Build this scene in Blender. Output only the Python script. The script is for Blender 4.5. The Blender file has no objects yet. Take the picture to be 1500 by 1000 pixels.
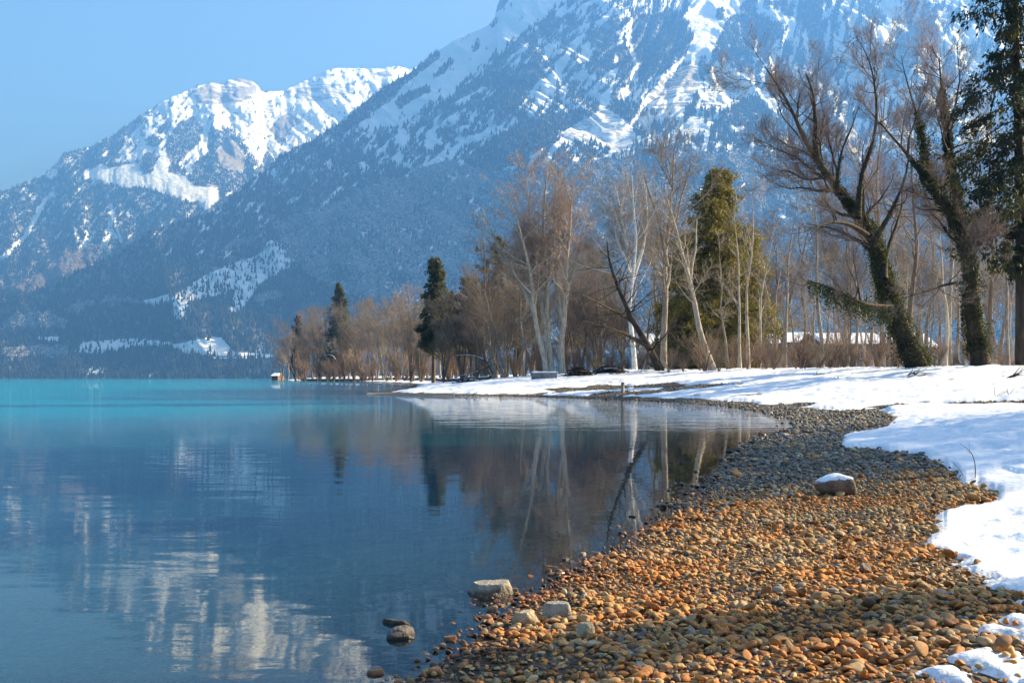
import bpy, math, random
import numpy as np
from mathutils import Vector
R = math.radians
# ------------------------------------------------------------------ view geometry (metres; +Y looks across the lake)
F = 1458.0; CX = 750.0; HY = 553.5; E = 0.8          # 35 mm lens, eye 0.8 m above the water
scene = bpy.context.scene
COL = scene.collection

def W(px, py, Y):
    """direction (px, py) followed out to the distance Y"""
    return ((px - CX) / F * Y, Y, E + (HY - py) / F * Y)

# ------------------------------------------------------------------ numpy noise
def _hash(ix, iy, seed):
    h = (ix * 374761393 + iy * 668265263 + seed * 1442695041) & 0xffffffff
    h = ((h ^ (h >> 13)) * 1274126177) & 0xffffffff
    return (h ^ (h >> 16)) & 0xffffffff

def perlin(x, y, seed=0):
    x = np.asarray(x, float); y = np.asarray(y, float)
    ix = np.floor(x).astype(np.int64); iy = np.floor(y).astype(np.int64)
    fx = x - ix; fy = y - iy
    u = fx * fx * fx * (fx * (fx * 6 - 15) + 10); v = fy * fy * fy * (fy * (fy * 6 - 15) + 10)
    def g(dx, dy):
        a = _hash(ix + dx, iy + dy, seed) / 4294967296.0 * 2 * np.pi
        return np.cos(a) * (fx - dx) + np.sin(a) * (fy - dy)
    a = g(0, 0); b = g(1, 0); c = g(0, 1); d = g(1, 1)
    p = a + (b - a) * u; q = c + (d - c) * u
    return (p + (q - p) * v) * 1.5

def fbm(x, y, octs=4, seed=0, gain=.5):
    s = 0; a = 1; t = 0
    for k in range(octs):
        s = s + a * perlin(x * 2 ** k, y * 2 ** k, seed + 17 * k); t += a; a *= gain
    return s / t

def ridged(x, y, octs=4, seed=0, gain=.5):
    s = 0; a = 1; t = 0
    for k in range(octs):
        s = s + a * (1 - 2 * np.abs(perlin(x * 2 ** k, y * 2 ** k, seed + 17 * k))); t += a; a *= gain
    return s / t

def sstep(a, b, x):
    t = np.clip((x - a) / (b - a), 0, 1); return t * t * (3 - 2 * t)

def sd_poly(x, y, poly):
    """signed distance to a polygon, positive inside"""
    P = np.asarray(poly, float); n = len(P)
    d = np.full(x.shape, 1e18); ins = np.zeros(x.shape, bool)
    for i in range(n):
        ax, ay = P[i]; bx, by = P[(i + 1) % n]
        ex, ey = bx - ax, by - ay
        wx, wy = x - ax, y - ay
        t = np.clip((wx * ex + wy * ey) / (ex * ex + ey * ey + 1e-12), 0, 1)
        d = np.minimum(d, (wx - ex * t) ** 2 + (wy - ey * t) ** 2)
        if ey != 0:
            c = (ay > y) != (by > y)
            ins ^= c & (x < ex * (y - ay) / ey + ax)
    d = np.sqrt(d)
    return np.where(ins, d, -d)

def d_line(x, y, pts):
    d = np.full(x.shape, 1e18)
    for (ax, ay), (bx, by) in zip(pts[:-1], pts[1:]):
        ex, ey = bx - ax, by - ay
        t = np.clip(((x - ax) * ex + (y - ay) * ey) / (ex * ex + ey * ey + 1e-12), 0, 1)
        d = np.minimum(d, (x - ax - ex * t) ** 2 + (y - ay - ey * t) ** 2)
    return np.sqrt(d)

# ------------------------------------------------------------------ mesh helpers
def mesh_np(name, V, faces, mat=None, smooth=True, attrs=None, parent=None, colors=None, mats=None, midx=None):
    """V (n,3); faces: one (m,k) int array or a list of them"""
    if not isinstance(faces, (list, tuple)): faces = [faces]
    faces = [np.asarray(f, np.int32) for f in faces if len(f)]
    me = bpy.data.meshes.new(name)
    V = np.asarray(V, np.float32)
    me.vertices.add(len(V)); me.vertices.foreach_set('co', V.ravel())
    tot = np.concatenate([np.full(len(f), f.shape[1], np.int32) for f in faces])
    me.loops.add(int(tot.sum())); me.loops.foreach_set('vertex_index', np.concatenate([f.ravel() for f in faces]))
    st = np.concatenate([[0], np.cumsum(tot)[:-1]]).astype(np.int32)
    me.polygons.add(len(tot)); me.polygons.foreach_set('loop_start', st)
    me.polygons.foreach_set('use_smooth', np.full(len(tot), smooth, bool))
    for k, a in (attrs or {}).items():
        at = me.attributes.new(k, 'FLOAT', 'POINT'); at.data.foreach_set('value', np.asarray(a, np.float32).ravel())
    if colors is not None:
        at = me.attributes.new('col', 'FLOAT_COLOR', 'POINT')
        c = np.ones((len(V), 4), np.float32); c[:, :3] = colors
        at.data.foreach_set('color', c.ravel())
    if mats:
        for m in mats: me.materials.append(m)
        if midx is not None: me.polygons.foreach_set('material_index', np.asarray(midx, np.int32))
    elif mat: me.materials.append(mat)
    me.update(calc_edges=True)
    o = bpy.data.objects.new(name, me); COL.objects.link(o)
    if parent: o.parent = parent
    return o

def grid_faces(r, c):
    i = np.arange(r * c).reshape(r, c)
    return np.stack([i[:-1, :-1], i[:-1, 1:], i[1:, 1:], i[1:, :-1]], -1).reshape(-1, 4)

def tag(o, label=None, cat=None, group=None, kind=None):
    if label: o['label'] = label
    if cat: o['category'] = cat
    if group: o['group'] = group
    if kind: o['kind'] = kind
    return o

def empty(name, loc, rz=0):
    o = bpy.data.objects.new(name, None); COL.objects.link(o)
    o.location = loc; o.rotation_euler = (0, 0, rz); o.empty_display_size = .2
    return o

def copy_tree(o, parent=None):
    c = o.copy(); COL.objects.link(c); c.parent = parent
    for ch in list(o.children): copy_tree(ch, c)
    return c

# ------------------------------------------------------------------ material helpers
class NT:
    def __init__(self, name):
        self.m = bpy.data.materials.new(name); self.m.use_nodes = True
        self.t = self.m.node_tree; self.t.nodes.clear()
        self.out = self.t.nodes.new('ShaderNodeOutputMaterial')
    def n(self, typ, **kw):
        nd = self.t.nodes.new('ShaderNode' + typ)
        for k, v in kw.items():
            if k == 'inp':
                for a, b in v.items():
                    self.set(nd.inputs[a], b)
            else: setattr(nd, k, v)
        return nd
    def set(self, sock, v):
        if hasattr(v, 'is_output') or isinstance(v, bpy.types.NodeSocket): self.t.links.new(v, sock)
        elif isinstance(v, (tuple, list)) and len(v) == 3 and sock.type == 'RGBA': sock.default_value = (*v, 1)
        else: sock.default_value = v
    def attr(self, name, out='Fac'): return self.n('Attribute', attribute_name=name).outputs[out]
    def math(self, op, a, b=0.5, c=None, clamp=False):
        nd = self.n('Math', operation=op, use_clamp=clamp); self.set(nd.inputs[0], a); self.set(nd.inputs[1], b)
        if c is not None: self.set(nd.inputs[2], c)
        return nd.outputs[0]
    def mapr(self, v, a, b, c=0., d=1., smooth=True):
        nd = self.n('MapRange', interpolation_type='SMOOTHSTEP' if smooth else 'LINEAR')
        for k, x in zip((0, 1, 2, 3, 4), (v, a, b, c, d)): self.set(nd.inputs[k], x)
        return nd.outputs[0]
    def mix(self, f, a, b, blend='MIX'):
        nd = self.n('Mix', data_type='RGBA', blend_type=blend, clamp_factor=True)
        self.set(nd.inputs[0], f); self.set(nd.inputs[6], a); self.set(nd.inputs[7], b)
        return nd.outputs[2]
    def noise(self, vec=None, scale=5., detail=3., rough=.5, out='Fac', dist=0.):
        nd = self.n('TexNoise'); nd.inputs['Scale'].default_value = scale; nd.inputs['Detail'].default_value = detail
        nd.inputs['Roughness'].default_value = rough; nd.inputs['Distortion'].default_value = dist
        if vec is not None: self.t.links.new(vec, nd.inputs['Vector'])
        return nd.outputs[out]
    def pos(self): return self.n('NewGeometry').outputs['Position']
    def scaled(self, vec, s):
        nd = self.n('Mapping'); self.t.links.new(vec, nd.inputs['Vector']); nd.inputs['Scale'].default_value = s
        return nd.outputs[0]
    def ramp(self, f, stops):
        nd = self.n('ValToRGB'); el = nd.color_ramp.elements
        while len(el) < len(stops): el.new(.5)
        for e, (p, c) in zip(el, stops): e.position = p; e.color = (*c, 1)
        self.set(nd.inputs[0], f); return nd.outputs[0]
    def bump(self, h, strength=.5, dist=.01, normal=None):
        nd = self.n('Bump'); self.set(nd.inputs['Strength'], strength); self.set(nd.inputs['Distance'], dist)
        self.set(nd.inputs['Height'], h)
        if normal is not None: self.set(nd.inputs['Normal'], normal)
        return nd.outputs[0]
    def bsdf(self, col, rough=.8, normal=None, spec=.3, **kw):
        nd = self.n('BsdfPrincipled'); self.set(nd.inputs['Base Color'], col); self.set(nd.inputs['Roughness'], rough)
        nd.inputs['Specular IOR Level'].default_value = spec
        for k, v in kw.items(): self.set(nd.inputs[k.replace('_', ' ')], v)
        if normal is not None: self.set(nd.inputs['Normal'], normal)
        return nd.outputs[0]
    def done(self, sh): self.t.links.new(sh, self.out.inputs['Surface']); return self.m

# ------------------------------------------------------------------ mountains
def mountain_mat():
    k = NT('mountain_snow_rock')
    p = k.pos()
    fine = k.noise(k.scaled(p, (1, 1, 2.2)), .045, 5, .62)
    strata = k.noise(k.scaled(p, (.25, .25, 3.0)), .03, 4, .6)
    rockc = k.ramp(k.noise(p, .03, 5, .6), [(.3, (.17, .155, .14)), (.55, (.30, .27, .235)), (.75, (.42, .36, .29))])
    floor = k.ramp(fine, [(.40, (.05, .055, .05)), (.62, (.46, .47, .50))])
    sz = k.n('SeparateXYZ'); k.set(sz.inputs[0], p)
    floor = k.mix(k.mapr(sz.outputs['Z'], 120., 750.), k.mix(.72, floor, (.085, .08, .07)), floor)
    brush = k.ramp(fine, [(.35, (.13, .10, .085)), (.7, (.34, .31, .31))])
    snow = (.88, .89, .90)
    rk = k.math('ADD', k.attr('rock'), k.math('MULTIPLY', k.math('SUBTRACT', strata, .5), 1.5))
    rk = k.mapr(rk, .42, .56)
    fl = k.math('ADD', k.attr('forest'), k.math('MULTIPLY', k.math('SUBTRACT', fine, .5), 1.1))
    fl = k.mapr(fl, .45, .7)
    c = k.mix(rk, snow, rockc)
    c = k.mix(fl, c, floor)
    br = k.math('ADD', k.attr('brush'), k.math('MULTIPLY', k.math('SUBTRACT', fine, .5), 1.2))
    c = k.mix(k.mapr(br, .4, .75), c, brush)
    b = k.bump(k.noise(p, .02, 7, .65), .9, 14.)
    return k.done(k.bsdf(c, .9, b, .1))

def terrain_side(name, pxs, crest, dc, df, rows, back, seed, relief, masks, label_kind):
    px = np.asarray(pxs); n = len(px)
    cx, cy = np.array(crest, float).T
    cyy = np.interp(px, cx, cy) + 2.2 * fbm(px / 14, px * 0, 4, seed)
    D = np.interp(px, *np.array(dc, float).T); Df = np.interp(px, *np.array(df, float).T)
    zc = E + (HY - cyy) / F * D
    t = np.concatenate([np.linspace(0, 1, rows), 1 + np.linspace(.03, .22, back)])[:, None]
    Y = Df + (D - Df) * t
    face = np.clip(t, 0, 1)
    z0 = -6 + (zc + 6) * np.where(t <= 1, .80 * face + .20 * face ** 2, 1 - 1.6 * (t - 1) - .02 * (t > 1))
    X = (px - CX) / F * Y
    env = np.where(t <= 1, np.sin(np.clip(face, 0, 1) * np.pi * .93 + .03) ** .6, .5)
    Y2 = Y + env * relief(X, z0, px[None, :] + 0 * t, HY - (z0 - E) / Y * F)
    pxg = CX + X / Y2 * F; pyg = HY - (z0 - E) / Y2 * F
    a = masks(pxg, pyg)
    V = np.stack([X, Y2, z0], -1).reshape(-1, 3)
    o = mesh_np(name, V, grid_faces(len(t), n), M_MOUNT, True, {k: v for k, v in a.items() if k != 'decid'})
    tag(o, kind='structure')
    return V.reshape(len(t), n, 3), a, rows

def wob(px, py, s=9., amp=5., seed=3):
    return (px + amp * fbm(px / s, py / s, 4, seed), py + amp * fbm(px / s, py / s, 4, seed + 50))

def paint(arr, px, py, poly, val, fe=1.6):
    s = sstep(-fe, fe, sd_poly(px, py, poly)); return arr * (1 - s) + val * s
def stroke(arr, px, py, pts, w, val, fe=1.2):
    s = sstep(w + fe, w - fe, d_line(px, py, pts)); return arr * (1 - s) + val * s

def masks_far(px, py):
    wx, wy = wob(px, py, 10, 5, 5)
    st = fbm((px + .9 * py) / 7, (py - .9 * px) / 26, 4, 11)                    # streaks down the slope
    f = .95 - .9 * sstep(.12, .42, st) ; r = 0 * px; b = 0 * px
    lo = sstep(300, 420, py); f = f * (1 - lo) + lo * (.95 - .5 * sstep(.25, .5, st))
    f = paint(f, wx, wy, [(150, 200), (205, 168), (258, 128), (300, 100), (620, 80), (640, 110), (520, 160), (450, 215), (410, 240), (375, 240), (345, 190), (330, 190), (285, 265), (245, 225), (200, 250), (160, 235)],
              .03 + .9 * sstep(.22, .42, fbm((px + .9 * py) / 6, (py - .9 * px) / 16, 3, 29) + .12 * sstep(330, 200, px)))
    f = paint(f, wx, wy, [(60, 255), (100, 215), (160, 188), (213, 155), (222, 165), (190, 200), (165, 238), (130, 256), (100, 262)], .97 - .85 * sstep(.18, .34, st))
    f = paint(f, wx, wy, [(66, 262), (78, 225), (92, 218), (96, 235), (78, 262)], .25); r = paint(r, wx, wy, [(70, 250), (78, 225), (92, 218), (96, 235), (80, 255)], .5)
    bowl = [(125, 259), (149, 245), (160, 251), (197, 243), (205, 259), (224, 259), (240, 227), (245, 240), (240, 256), (267, 261), (283, 277), (317, 279), (317, 293), (299, 304), (293, 293), (272, 291), (240, 280), (221, 272), (171, 269), (160, 267), (147, 261)]
    w2x, w2y = wob(px, py, 6, 2.5, 8)
    for pol, v in (([(243, 208), (261, 181), (283, 171), (297, 189), (291, 211), (269, 232), (251, 251), (237, 256)], 1.),
                   ([(304, 203), (311, 181), (320, 195), (333, 187), (347, 203), (360, 229), (373, 251), (368, 267), (336, 283), (291, 280), (280, 267), (283, 240), (304, 224)], 1.),
                   ([(205, 240), (211, 227), (224, 224), (227, 251), (219, 259), (207, 259)], 1.), ([(176, 251), (184, 237), (195, 237), (195, 253)], 1.),
                   ([(157, 245), (165, 237), (181, 240), (168, 251)], 1.), ([(229, 195), (248, 173), (245, 187), (237, 197)], 1.),
                   ([(212, 213), (227, 203), (240, 205), (227, 216)], 1.), ([(385, 230), (391, 222), (402, 235), (397, 245), (385, 243)], 1.),
                   ([(400, 190), (420, 205), (412, 215), (402, 205)], .9)):
        f = paint(f, w2x, w2y, pol, v)
    sb = sstep(-5.5, -2.5, sd_poly(w2x, w2y, bowl)); f = f * (1 - sb)
    for pol, v in (([(317, 221), (336, 205), (349, 213), (360, 232), (355, 253), (328, 251), (320, 240)], .95),
                   ([(283, 133), (307, 120), (336, 113), (360, 111), (378, 128), (373, 144), (347, 152), (309, 155), (288, 152)], .62),
                   ([(393, 192), (407, 173), (423, 164), (444, 179), (428, 187), (417, 203), (399, 197)], .85),
                   ([(428, 131), (455, 123), (513, 120), (521, 133), (487, 149), (449, 149)], .52),
                   ([(545, 105), (570, 104), (578, 112), (555, 118)], .5), ([(380, 165), (395, 150), (405, 160), (390, 175)], .45),
                   ([(340, 160), (370, 155), (372, 172), (345, 176)], .4)):
        r = paint(r, w2x, w2y, pol, v); f = np.where(sd_poly(w2x, w2y, pol) > 0, f * .12, f)
    f = stroke(f, wx, wy, [(78, 283), (62, 300), (38, 345), (10, 372), (-20, 392)], 3.5, .05)
    f = stroke(f, w2x, w2y, [(162, 300), (168, 325), (178, 356)], 1.6, .05)
    f = stroke(f, wx, wy, [(165, 318), (152, 362), (120, 388), (75, 402)], 5, .25)
    f = stroke(f, wx, wy, [(135, 340), (118, 368)], 5, .4)
    b = paint(b, wx, wy, [(60, 400), (100, 372), (150, 362), (140, 385), (90, 408)], .5)
    b = paint(b, wx, wy, [(0, 425), (70, 402), (95, 405), (40, 430)], .75)
    return dict(forest=f, rock=r, brush=b, decid=b)

def masks_near(px, py):
    wx, wy = wob(px, py, 11, 6, 41); w2x, w2y = wob(px, py, 6, 3, 48)
    k = sstep(880, 1000, px)                                                    # ribs lean on the ridge's flank, stand steep beside the couloir
    sh = .95 * (1 - k) + .15 * k
    st = fbm((px + sh * py) / 9, (py - sh * px) / 34, 4, 61)
    st2 = fbm((px + sh * py) / 22, (py - sh * px) / 60, 4, 66)
    f = .96 - .85 * sstep(.04, .32, st) * sstep(-.35, .2, st2) * (1 - .75 * sstep(320, 430, py)); r = 0 * px; b = 0 * px
    mixz = [(505, 200), (600, 100), (735, -60), (1700, -600), (1700, 200), (1180, 260), (1060, 220), (960, 215), (900, 235), (760, 250), (640, 270), (560, 235)]
    f = paint(f, wx, wy, mixz, .95 - .92 * sstep(-.10, .16, st + .5 * st2 + .12 * sstep(1150, 1300, px)), 6)
    f = paint(f, wx, wy, [(605, 100), (640, 72), (735, -10), (760, -200), (900, -200), (850, -10), (812, 15), (770, 45), (735, 70), (700, 100), (668, 128), (650, 150), (645, 135), (600, 180), (575, 190), (545, 188), (525, 183), (560, 160), (590, 128)],
              .02 + .7 * sstep(.3, .45, st))
    T = 1.
    for pol, v in (([(601, 101), (567, 120), (535, 144), (505, 168), (480, 190), (490, 205), (529, 179), (548, 164), (575, 146), (590, 126), (612, 109), (645, 85), (638, 74)], T),
                   ([(634, 116), (640, 103), (658, 88), (664, 92), (652, 108)], T), ([(578, 152), (585, 140), (628, 128), (630, 134), (600, 150), (585, 162)], T),
                   ([(691, 77), (696, 62), (702, 60), (702, 68), (696, 77)], T), ([(717, 38), (725, 35), (728, 38), (720, 42)], T),
                   ([(733, 80), (750, 68), (790, 42), (805, 28), (820, 30), (818, 45), (798, 50), (770, 65), (740, 90)], T),
                   ([(690, 125), (700, 115), (722, 108), (740, 98), (755, 100), (763, 120), (775, 92), (803, 88), (800, 100), (790, 120), (770, 135), (755, 165), (738, 170), (728, 130), (712, 128)], T),
                   ([(645, 158), (660, 145), (690, 120), (703, 122), (690, 135), (665, 152), (640, 172), (600, 200), (600, 190)], T),
                   ([(768, 172), (780, 155), (795, 125), (812, 100), (840, 62), (855, 48), (858, 58), (835, 85), (822, 108), (810, 140), (790, 160), (775, 175)], .02),
                   ([(652, 232), (660, 218), (690, 200), (735, 183), (742, 185), (715, 203), (680, 215), (665, 232)], .12),
                   ([(680, 232), (760, 180), (850, 160), (850, 190), (800, 215), (760, 240), (690, 260)], .97),
                   ([(922, 31), (946, 21), (985, 16), (1006, 29), (1016, 52), (1013, 73), (995, 91), (964, 112), (935, 122), (933, 104), (925, 68)], T),
                   ([(904, 65), (920, 70), (928, 99), (915, 125), (907, 109)], T), ([(860, 60), (900, 20), (915, 35), (880, 80)], .8),
                   ([(1008, -20), (1030, -120), (1180, -140), (1110, -20), (1073, 23), (1063, 29), (1058, 55), (1039, 78), (1026, 88), (985, 100), (1005, 82), (1016, 55), (1006, 29)], 0.),
                   ([(1046, 28), (1050, 14), (1060, 14), (1058, 30)], T),
                   ([(1047, 70), (1065, 29), (1089, 18), (1125, 23), (1128, 52), (1117, 91), (1110, 125), (1102, 104), (1089, 86), (1068, 86), (1042, 78)], .95),
                   ([(964, 114), (1021, 91), (1026, 125), (1006, 156), (964, 166), (938, 156)], .1),
                   ([(1037, 125), (1068, 101), (1099, 112), (1094, 146), (1052, 159), (1021, 161)], .16),
                   ([(925, 172), (964, 169), (1006, 140), (1016, 146), (995, 172), (954, 179), (948, 198), (943, 187)], .05),
                   ([(876, 166), (904, 146), (925, 165), (922, 182), (886, 186)], .9),
                   ([(1052, 166), (1110, 140), (1125, 161), (1125, 187), (1089, 208), (1063, 198)], T), ([(955, 190), (975, 178), (990, 180), (978, 196)], .9),
                   ([(982, 196), (1006, 177), (1016, 169), (1032, 182), (1042, 186), (1011, 200)], 0.), ([(1066, 185), (1090, 186), (1086, 194), (1072, 194)], 0.),
                   ([(1100, 10), (1125, 16), (1165, 28), (1168, 36), (1150, 38), (1122, 25)], 0.),
                   ([(1190, -60), (1215, -60), (1200, 40), (1185, 70), (1178, 30)], .95), ([(1270, 0), (1290, 18), (1300, 30), (1285, 40), (1265, 20)], .95),
                   ([(1300, 75), (1340, 35), (1375, 20), (1360, 60), (1330, 110), (1290, 120)], .95), ([(1185, 60), (1205, 60), (1225, 110), (1200, 125)], .9)):
        f = paint(f, w2x, w2y, pol, v)
    f = stroke(f, w2x, w2y, [(925, 30), (922, 65), (931, 92), (933, 105), (928, 146)], 2.6, 0.)
    f = stroke(f, w2x, w2y, [(1108, 60), (1103, 110)], 1.8, .05)
    for pol, v in (([(964, 114), (1021, 91), (1026, 125), (1006, 156), (964, 166), (938, 156)], .5), ([(1037, 125), (1068, 101), (1099, 112), (1094, 146), (1052, 159), (1021, 161)], .36),
                   ([(726, 18), (728, -20), (742, -20), (745, 4), (735, 14)], .8), ([(805, 45), (815, 38), (822, 48), (812, 56)], .55)):
        r = paint(r, w2x, w2y, pol, v)
    # frosted broadleaf woods on the lower slope
    dec = paint(0 * px, wx, wy, [(400, 332), (449, 309), (513, 288), (580, 261), (647, 239), (760, 256), (900, 236), (1100, 226), (1700, 230), (1700, 600), (740, 600), (560, 450), (480, 420), (420, 380)], 1., 8)
    dn = fbm(px / 40, py / 22, 4, 77)
    dec = dec * np.clip(.62 + 1.1 * dn, .05, 1.)
    f = np.where(dec > .2, f * (1 - .75 * dec), f)
    b = np.maximum(b, dec * .62)
    bz = [(815, 200), (840, 185), (860, 174), (886, 156), (922, 182), (935, 205), (907, 226), (876, 210), (845, 208)]
    f = paint(f, wx, wy, bz, .12); b = paint(b, wx, wy, bz, .52)
    # strips of open wood and meadows low on the left
    for pol, v in (([(252, 435), (304, 400), (373, 374), (427, 346), (430, 354), (424, 392), (381, 415), (355, 455), (335, 458), (344, 426), (275, 443), (272, 469), (255, 469)], .42),
                   ([(202, 443), (247, 431), (248, 440), (226, 449)], 0.),
                   ([(109, 515), (120, 501), (200, 495), (258, 503), (310, 492), (344, 515), (395, 518), (398, 523), (315, 521), (275, 518), (252, 509), (200, 509), (149, 518)], .3),
                   ([(270, 516), (300, 497), (325, 494), (340, 514)], .15), ([(120, 547), (135, 536), (160, 540), (158, 549)], .35),
                   ([(55, 494), (88, 492), (86, 499), (60, 499)], .15), ([(30, 478), (52, 472), (54, 482), (30, 485)], .3), ([(60, 524), (95, 515), (96, 525)], .25), ([(205, 551), (232, 545), (226, 552)], .4),
                   ([(365, 520), (385, 508), (395, 522)], .4)):
        f = paint(f, w2x, w2y, pol, v)
    for pol, v in (([(0, 485), (20, 463), (70, 460), (98, 474), (90, 482), (40, 484)], .9), ([(90, 462), (110, 448), (140, 443), (120, 460)], .9), ([(145, 445), (160, 436), (205, 443), (200, 448)], .9),
                   ([(320, 370), (350, 352), (378, 350), (372, 360)], .9), ([(0, 528), (5, 512), (98, 510), (98, 522)], .8), ([(370, 440), (400, 428), (420, 436), (380, 448)], .6)):
        b = paint(b, wx, wy, pol, v); dec = paint(dec, wx, wy, pol, .9); f = np.where(sd_poly(wx, wy, pol) > 0, f * .4, f)
    f = stroke(f, px, py, [(310, 524), (370, 524), (420, 520)], .8, .0)
    return dict(forest=f, rock=r, brush=b, decid=dec)

BOWL = [(125, 259), (149, 245), (200, 240), (240, 227), (248, 256), (270, 258), (320, 275), (320, 293), (299, 306), (290, 296), (240, 284), (171, 272), (147, 264)]
def relief_far(X, z, px, py):
    return (1 - .85 * sstep(-42, 12, sd_poly(px, py, BOWL))) * (150 * ridged((X + .5 * z) / 620, z / 1300, 4, 90, .55) + 42 * ridged((X + .6 * z) / 190, z / 420, 3, 93) + 26 * ridged((X + .3 * z) / 75, z / 110, 3, 95))
def relief_near(X, z, px, py):
    k = sstep(880, 1050, px); c = .85 * (1 - k) + .1 * k
    return 150 * ridged((X + c * z) / 430, z / 1000, 4, 101, .5) + 36 * ridged((X + c * z) / 120, z / 260, 3, 104) + 14 * ridged((X + c * z) / 55, z / 80, 2, 107)

def scatter_forest(V, a, rows, rng, n, key, hmin, hmax, gain=1.):
    """points on the slope with a chance per real area"""
    P = V[:rows]
    A = P[:-1, :-1]; B = P[:-1, 1:]; C = P[1:, :-1]
    area = np.linalg.norm(np.cross(B - A, C - A), axis=-1)
    w = np.clip(a[key][:rows - 1, :P.shape[1] - 1], 0, 1)
    w = area * np.clip(w * 1.15 - .12, 0, 1) ** 1.3
    p = w.ravel() / w.sum()
    idx = rng.choice(p.size, n, p=p); u = rng.random((n, 2))
    i, j = np.divmod(idx, P.shape[1] - 1)
    return A[i, j] + (B - A)[i, j] * u[:, :1] + (C - A)[i, j] * u[:, 1:]

def cone_forest(Q, rng, hmin, hmax, slim, sides, top=.0, tiers=1):
    n = len(Q); h = rng.uniform(hmin, hmax, n) ; r = h * slim * rng.uniform(.8, 1.25, n)
    ang = rng.random(n)[:, None] * 6.28 + np.arange(sides) / sides * 6.2832
    def ring(zf, rf):
        rr = (r * rf)[:, None] * rng.uniform(.7, 1.3, (n, sides))
        return np.stack([Q[:, None, 0] + np.cos(ang) * rr, Q[:, None, 1] + np.sin(ang) * rr, Q[:, None, 2] + (h * zf)[:, None] + 0 * ang], -1)
    tip = Q + np.stack([rng.normal(0, .03, n) * h, rng.normal(0, .03, n) * h, h], -1)
    if tiers == 1:                                    # conifer: a spire
        V = np.concatenate([ring(.02, 1.), tip[:, None]], 1); k = sides + 1
        f = np.array([[s, (s + 1) % sides, sides] for s in range(sides)])
    else:                                             # broadleaf: a rounded crown
        V = np.concatenate([ring(.15, .55), ring(.6, 1.), tip[:, None]], 1); k = 2 * sides + 1
        f = np.array([[s, (s + 1) % sides, sides + (s + 1) % sides] for s in range(sides)] + [[s, sides + (s + 1) % sides, sides + s] for s in range(sides)]
                     + [[sides + s, sides + (s + 1) % sides, 2 * sides] for s in range(sides)])
    Fc = (np.arange(n)[:, None, None] * k + f[None]).reshape(-1, 3)
    return V.reshape(-1, 3), Fc, k

def forest_obj(name, sets, mat):
    Vs, Fs, Cs, o = [], [], [], 0
    for V, f, c in sets:
        Vs.append(V); Fs.append(f + o); Cs.append(c); o += len(V)
    ob = mesh_np(name, np.concatenate(Vs), np.concatenate(Fs), mat, False, colors=np.concatenate(Cs))
    return tag(ob, kind='stuff')

def col_mat(name, rough=.85, spec=.15):
    k = NT(name); return k.done(k.bsdf(k.attr('col', 'Color'), rough, None, spec))

def build_mountains():
    global M_MOUNT
    M_MOUNT = mountain_mat()
    rng = np.random.default_rng(4)
    m_for = col_mat('far_forest')
    # far massif with the two snow summits
    far_crest = [(-420, 400), (-200, 330), (-60, 292), (0, 274), (62, 255), (70, 243), (87, 221), (129, 213), (162, 193), (196, 168), (224, 151), (258, 134), (280, 124), (298, 121), (305, 116), (319, 118), (340, 113), (352, 112), (364, 114), (374, 122), (381, 131), (400, 131), (414, 129), (442, 115), (484, 98), (500, 97), (523, 99.6), (560, 101), (577, 96), (599, 98), (640, 92), (760, 120), (900, 160)]
    VA, aA, rA = terrain_side('far_mountain', np.linspace(-420, 800, 760), far_crest, [(-420, 3600), (0, 4300), (600, 6000), (800, 6400)], [(-420, 2900), (0, 3100), (600, 3700), (800, 3800)], 330, 8, 21, relief_far, masks_far, 'structure')
    near_crest = [(-420, 500), (-200, 470), (0, 431), (73, 414), (168, 364), (224, 336), (302, 309), (330, 291), (386, 241), (448, 204), (504, 172), (526, 148), (560, 120), (602, 99), (640, 68), (680, 49), (715, 31), (724, 20), (728, 2), (735, -8), (790, -40), (900, -50), (1000, -45), (1100, -40), (1200, -40), (1350, -40), (1500, -30), (1800, 0), (2200, 100), (2600, 200)]
    pxs = np.concatenate([np.linspace(-420, 1540, 1150), np.linspace(1550, 2600, 120)])
    VB, aB, rB = terrain_side('near_mountain', pxs, near_crest, [(-420, 2500), (0, 2700), (300, 3000), (600, 3500), (800, 3730), (1000, 3960), (1200, 4180), (1600, 4280), (2600, 3000)], [(-420, 2300), (0, 2200), (400, 2050), (700, 1950), (1200, 1900), (1600, 1900), (2600, 1500)], 430, 8, 33, relief_near, masks_near, 'structure')
    sets = []
    def add(V, a, r, n, key, hmin, hmax, slim, tiers, c0, c1, sides=5):
        Q = scatter_forest(V, a, r, rng, n, key, hmin, hmax)
        v, f, k = cone_forest(Q, rng, hmin, hmax, slim, sides, tiers=tiers)
        m = rng.random((n, 1)); c = np.repeat(np.array(c0) * (1 - m) + np.array(c1) * m, k, 0)
        sets.append((v, f, c))
    add(VA, aA, rA, 80000, 'forest', 8, 17, .21, 1, (.018, .026, .018), (.035, .045, .028))
    add(VB, aB, rB, 78000, 'forest', 9, 20, .19, 1, (.016, .024, .017), (.035, .045, .028))
    add(VB, aB, rB, 34000, 'forest', 7, 13, .22, 1, (.02, .028, .02), (.05, .055, .038))
    forest_obj('conifer_forest', sets, m_for)
    sets = []
    add(VB, aB, rB, 95000, 'decid', 5, 12, .40, 2, (.13, .12, .11), (.34, .335, .34), 4)
    add(VA, aA, rA, 5000, 'decid', 8, 16, .45, 2, (.14, .10, .08), (.25, .21, .17), 4)
    forest_obj('broadleaf_forest', sets, m_for)
# ------------------------------------------------------------------ lake shore, ground, snow, water
def WP(px, py):                                       # pixel of the waterline -> (x, y) on the water
    Y = F * E / (py - HY); return ((px - CX) / F * Y, Y)

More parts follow.
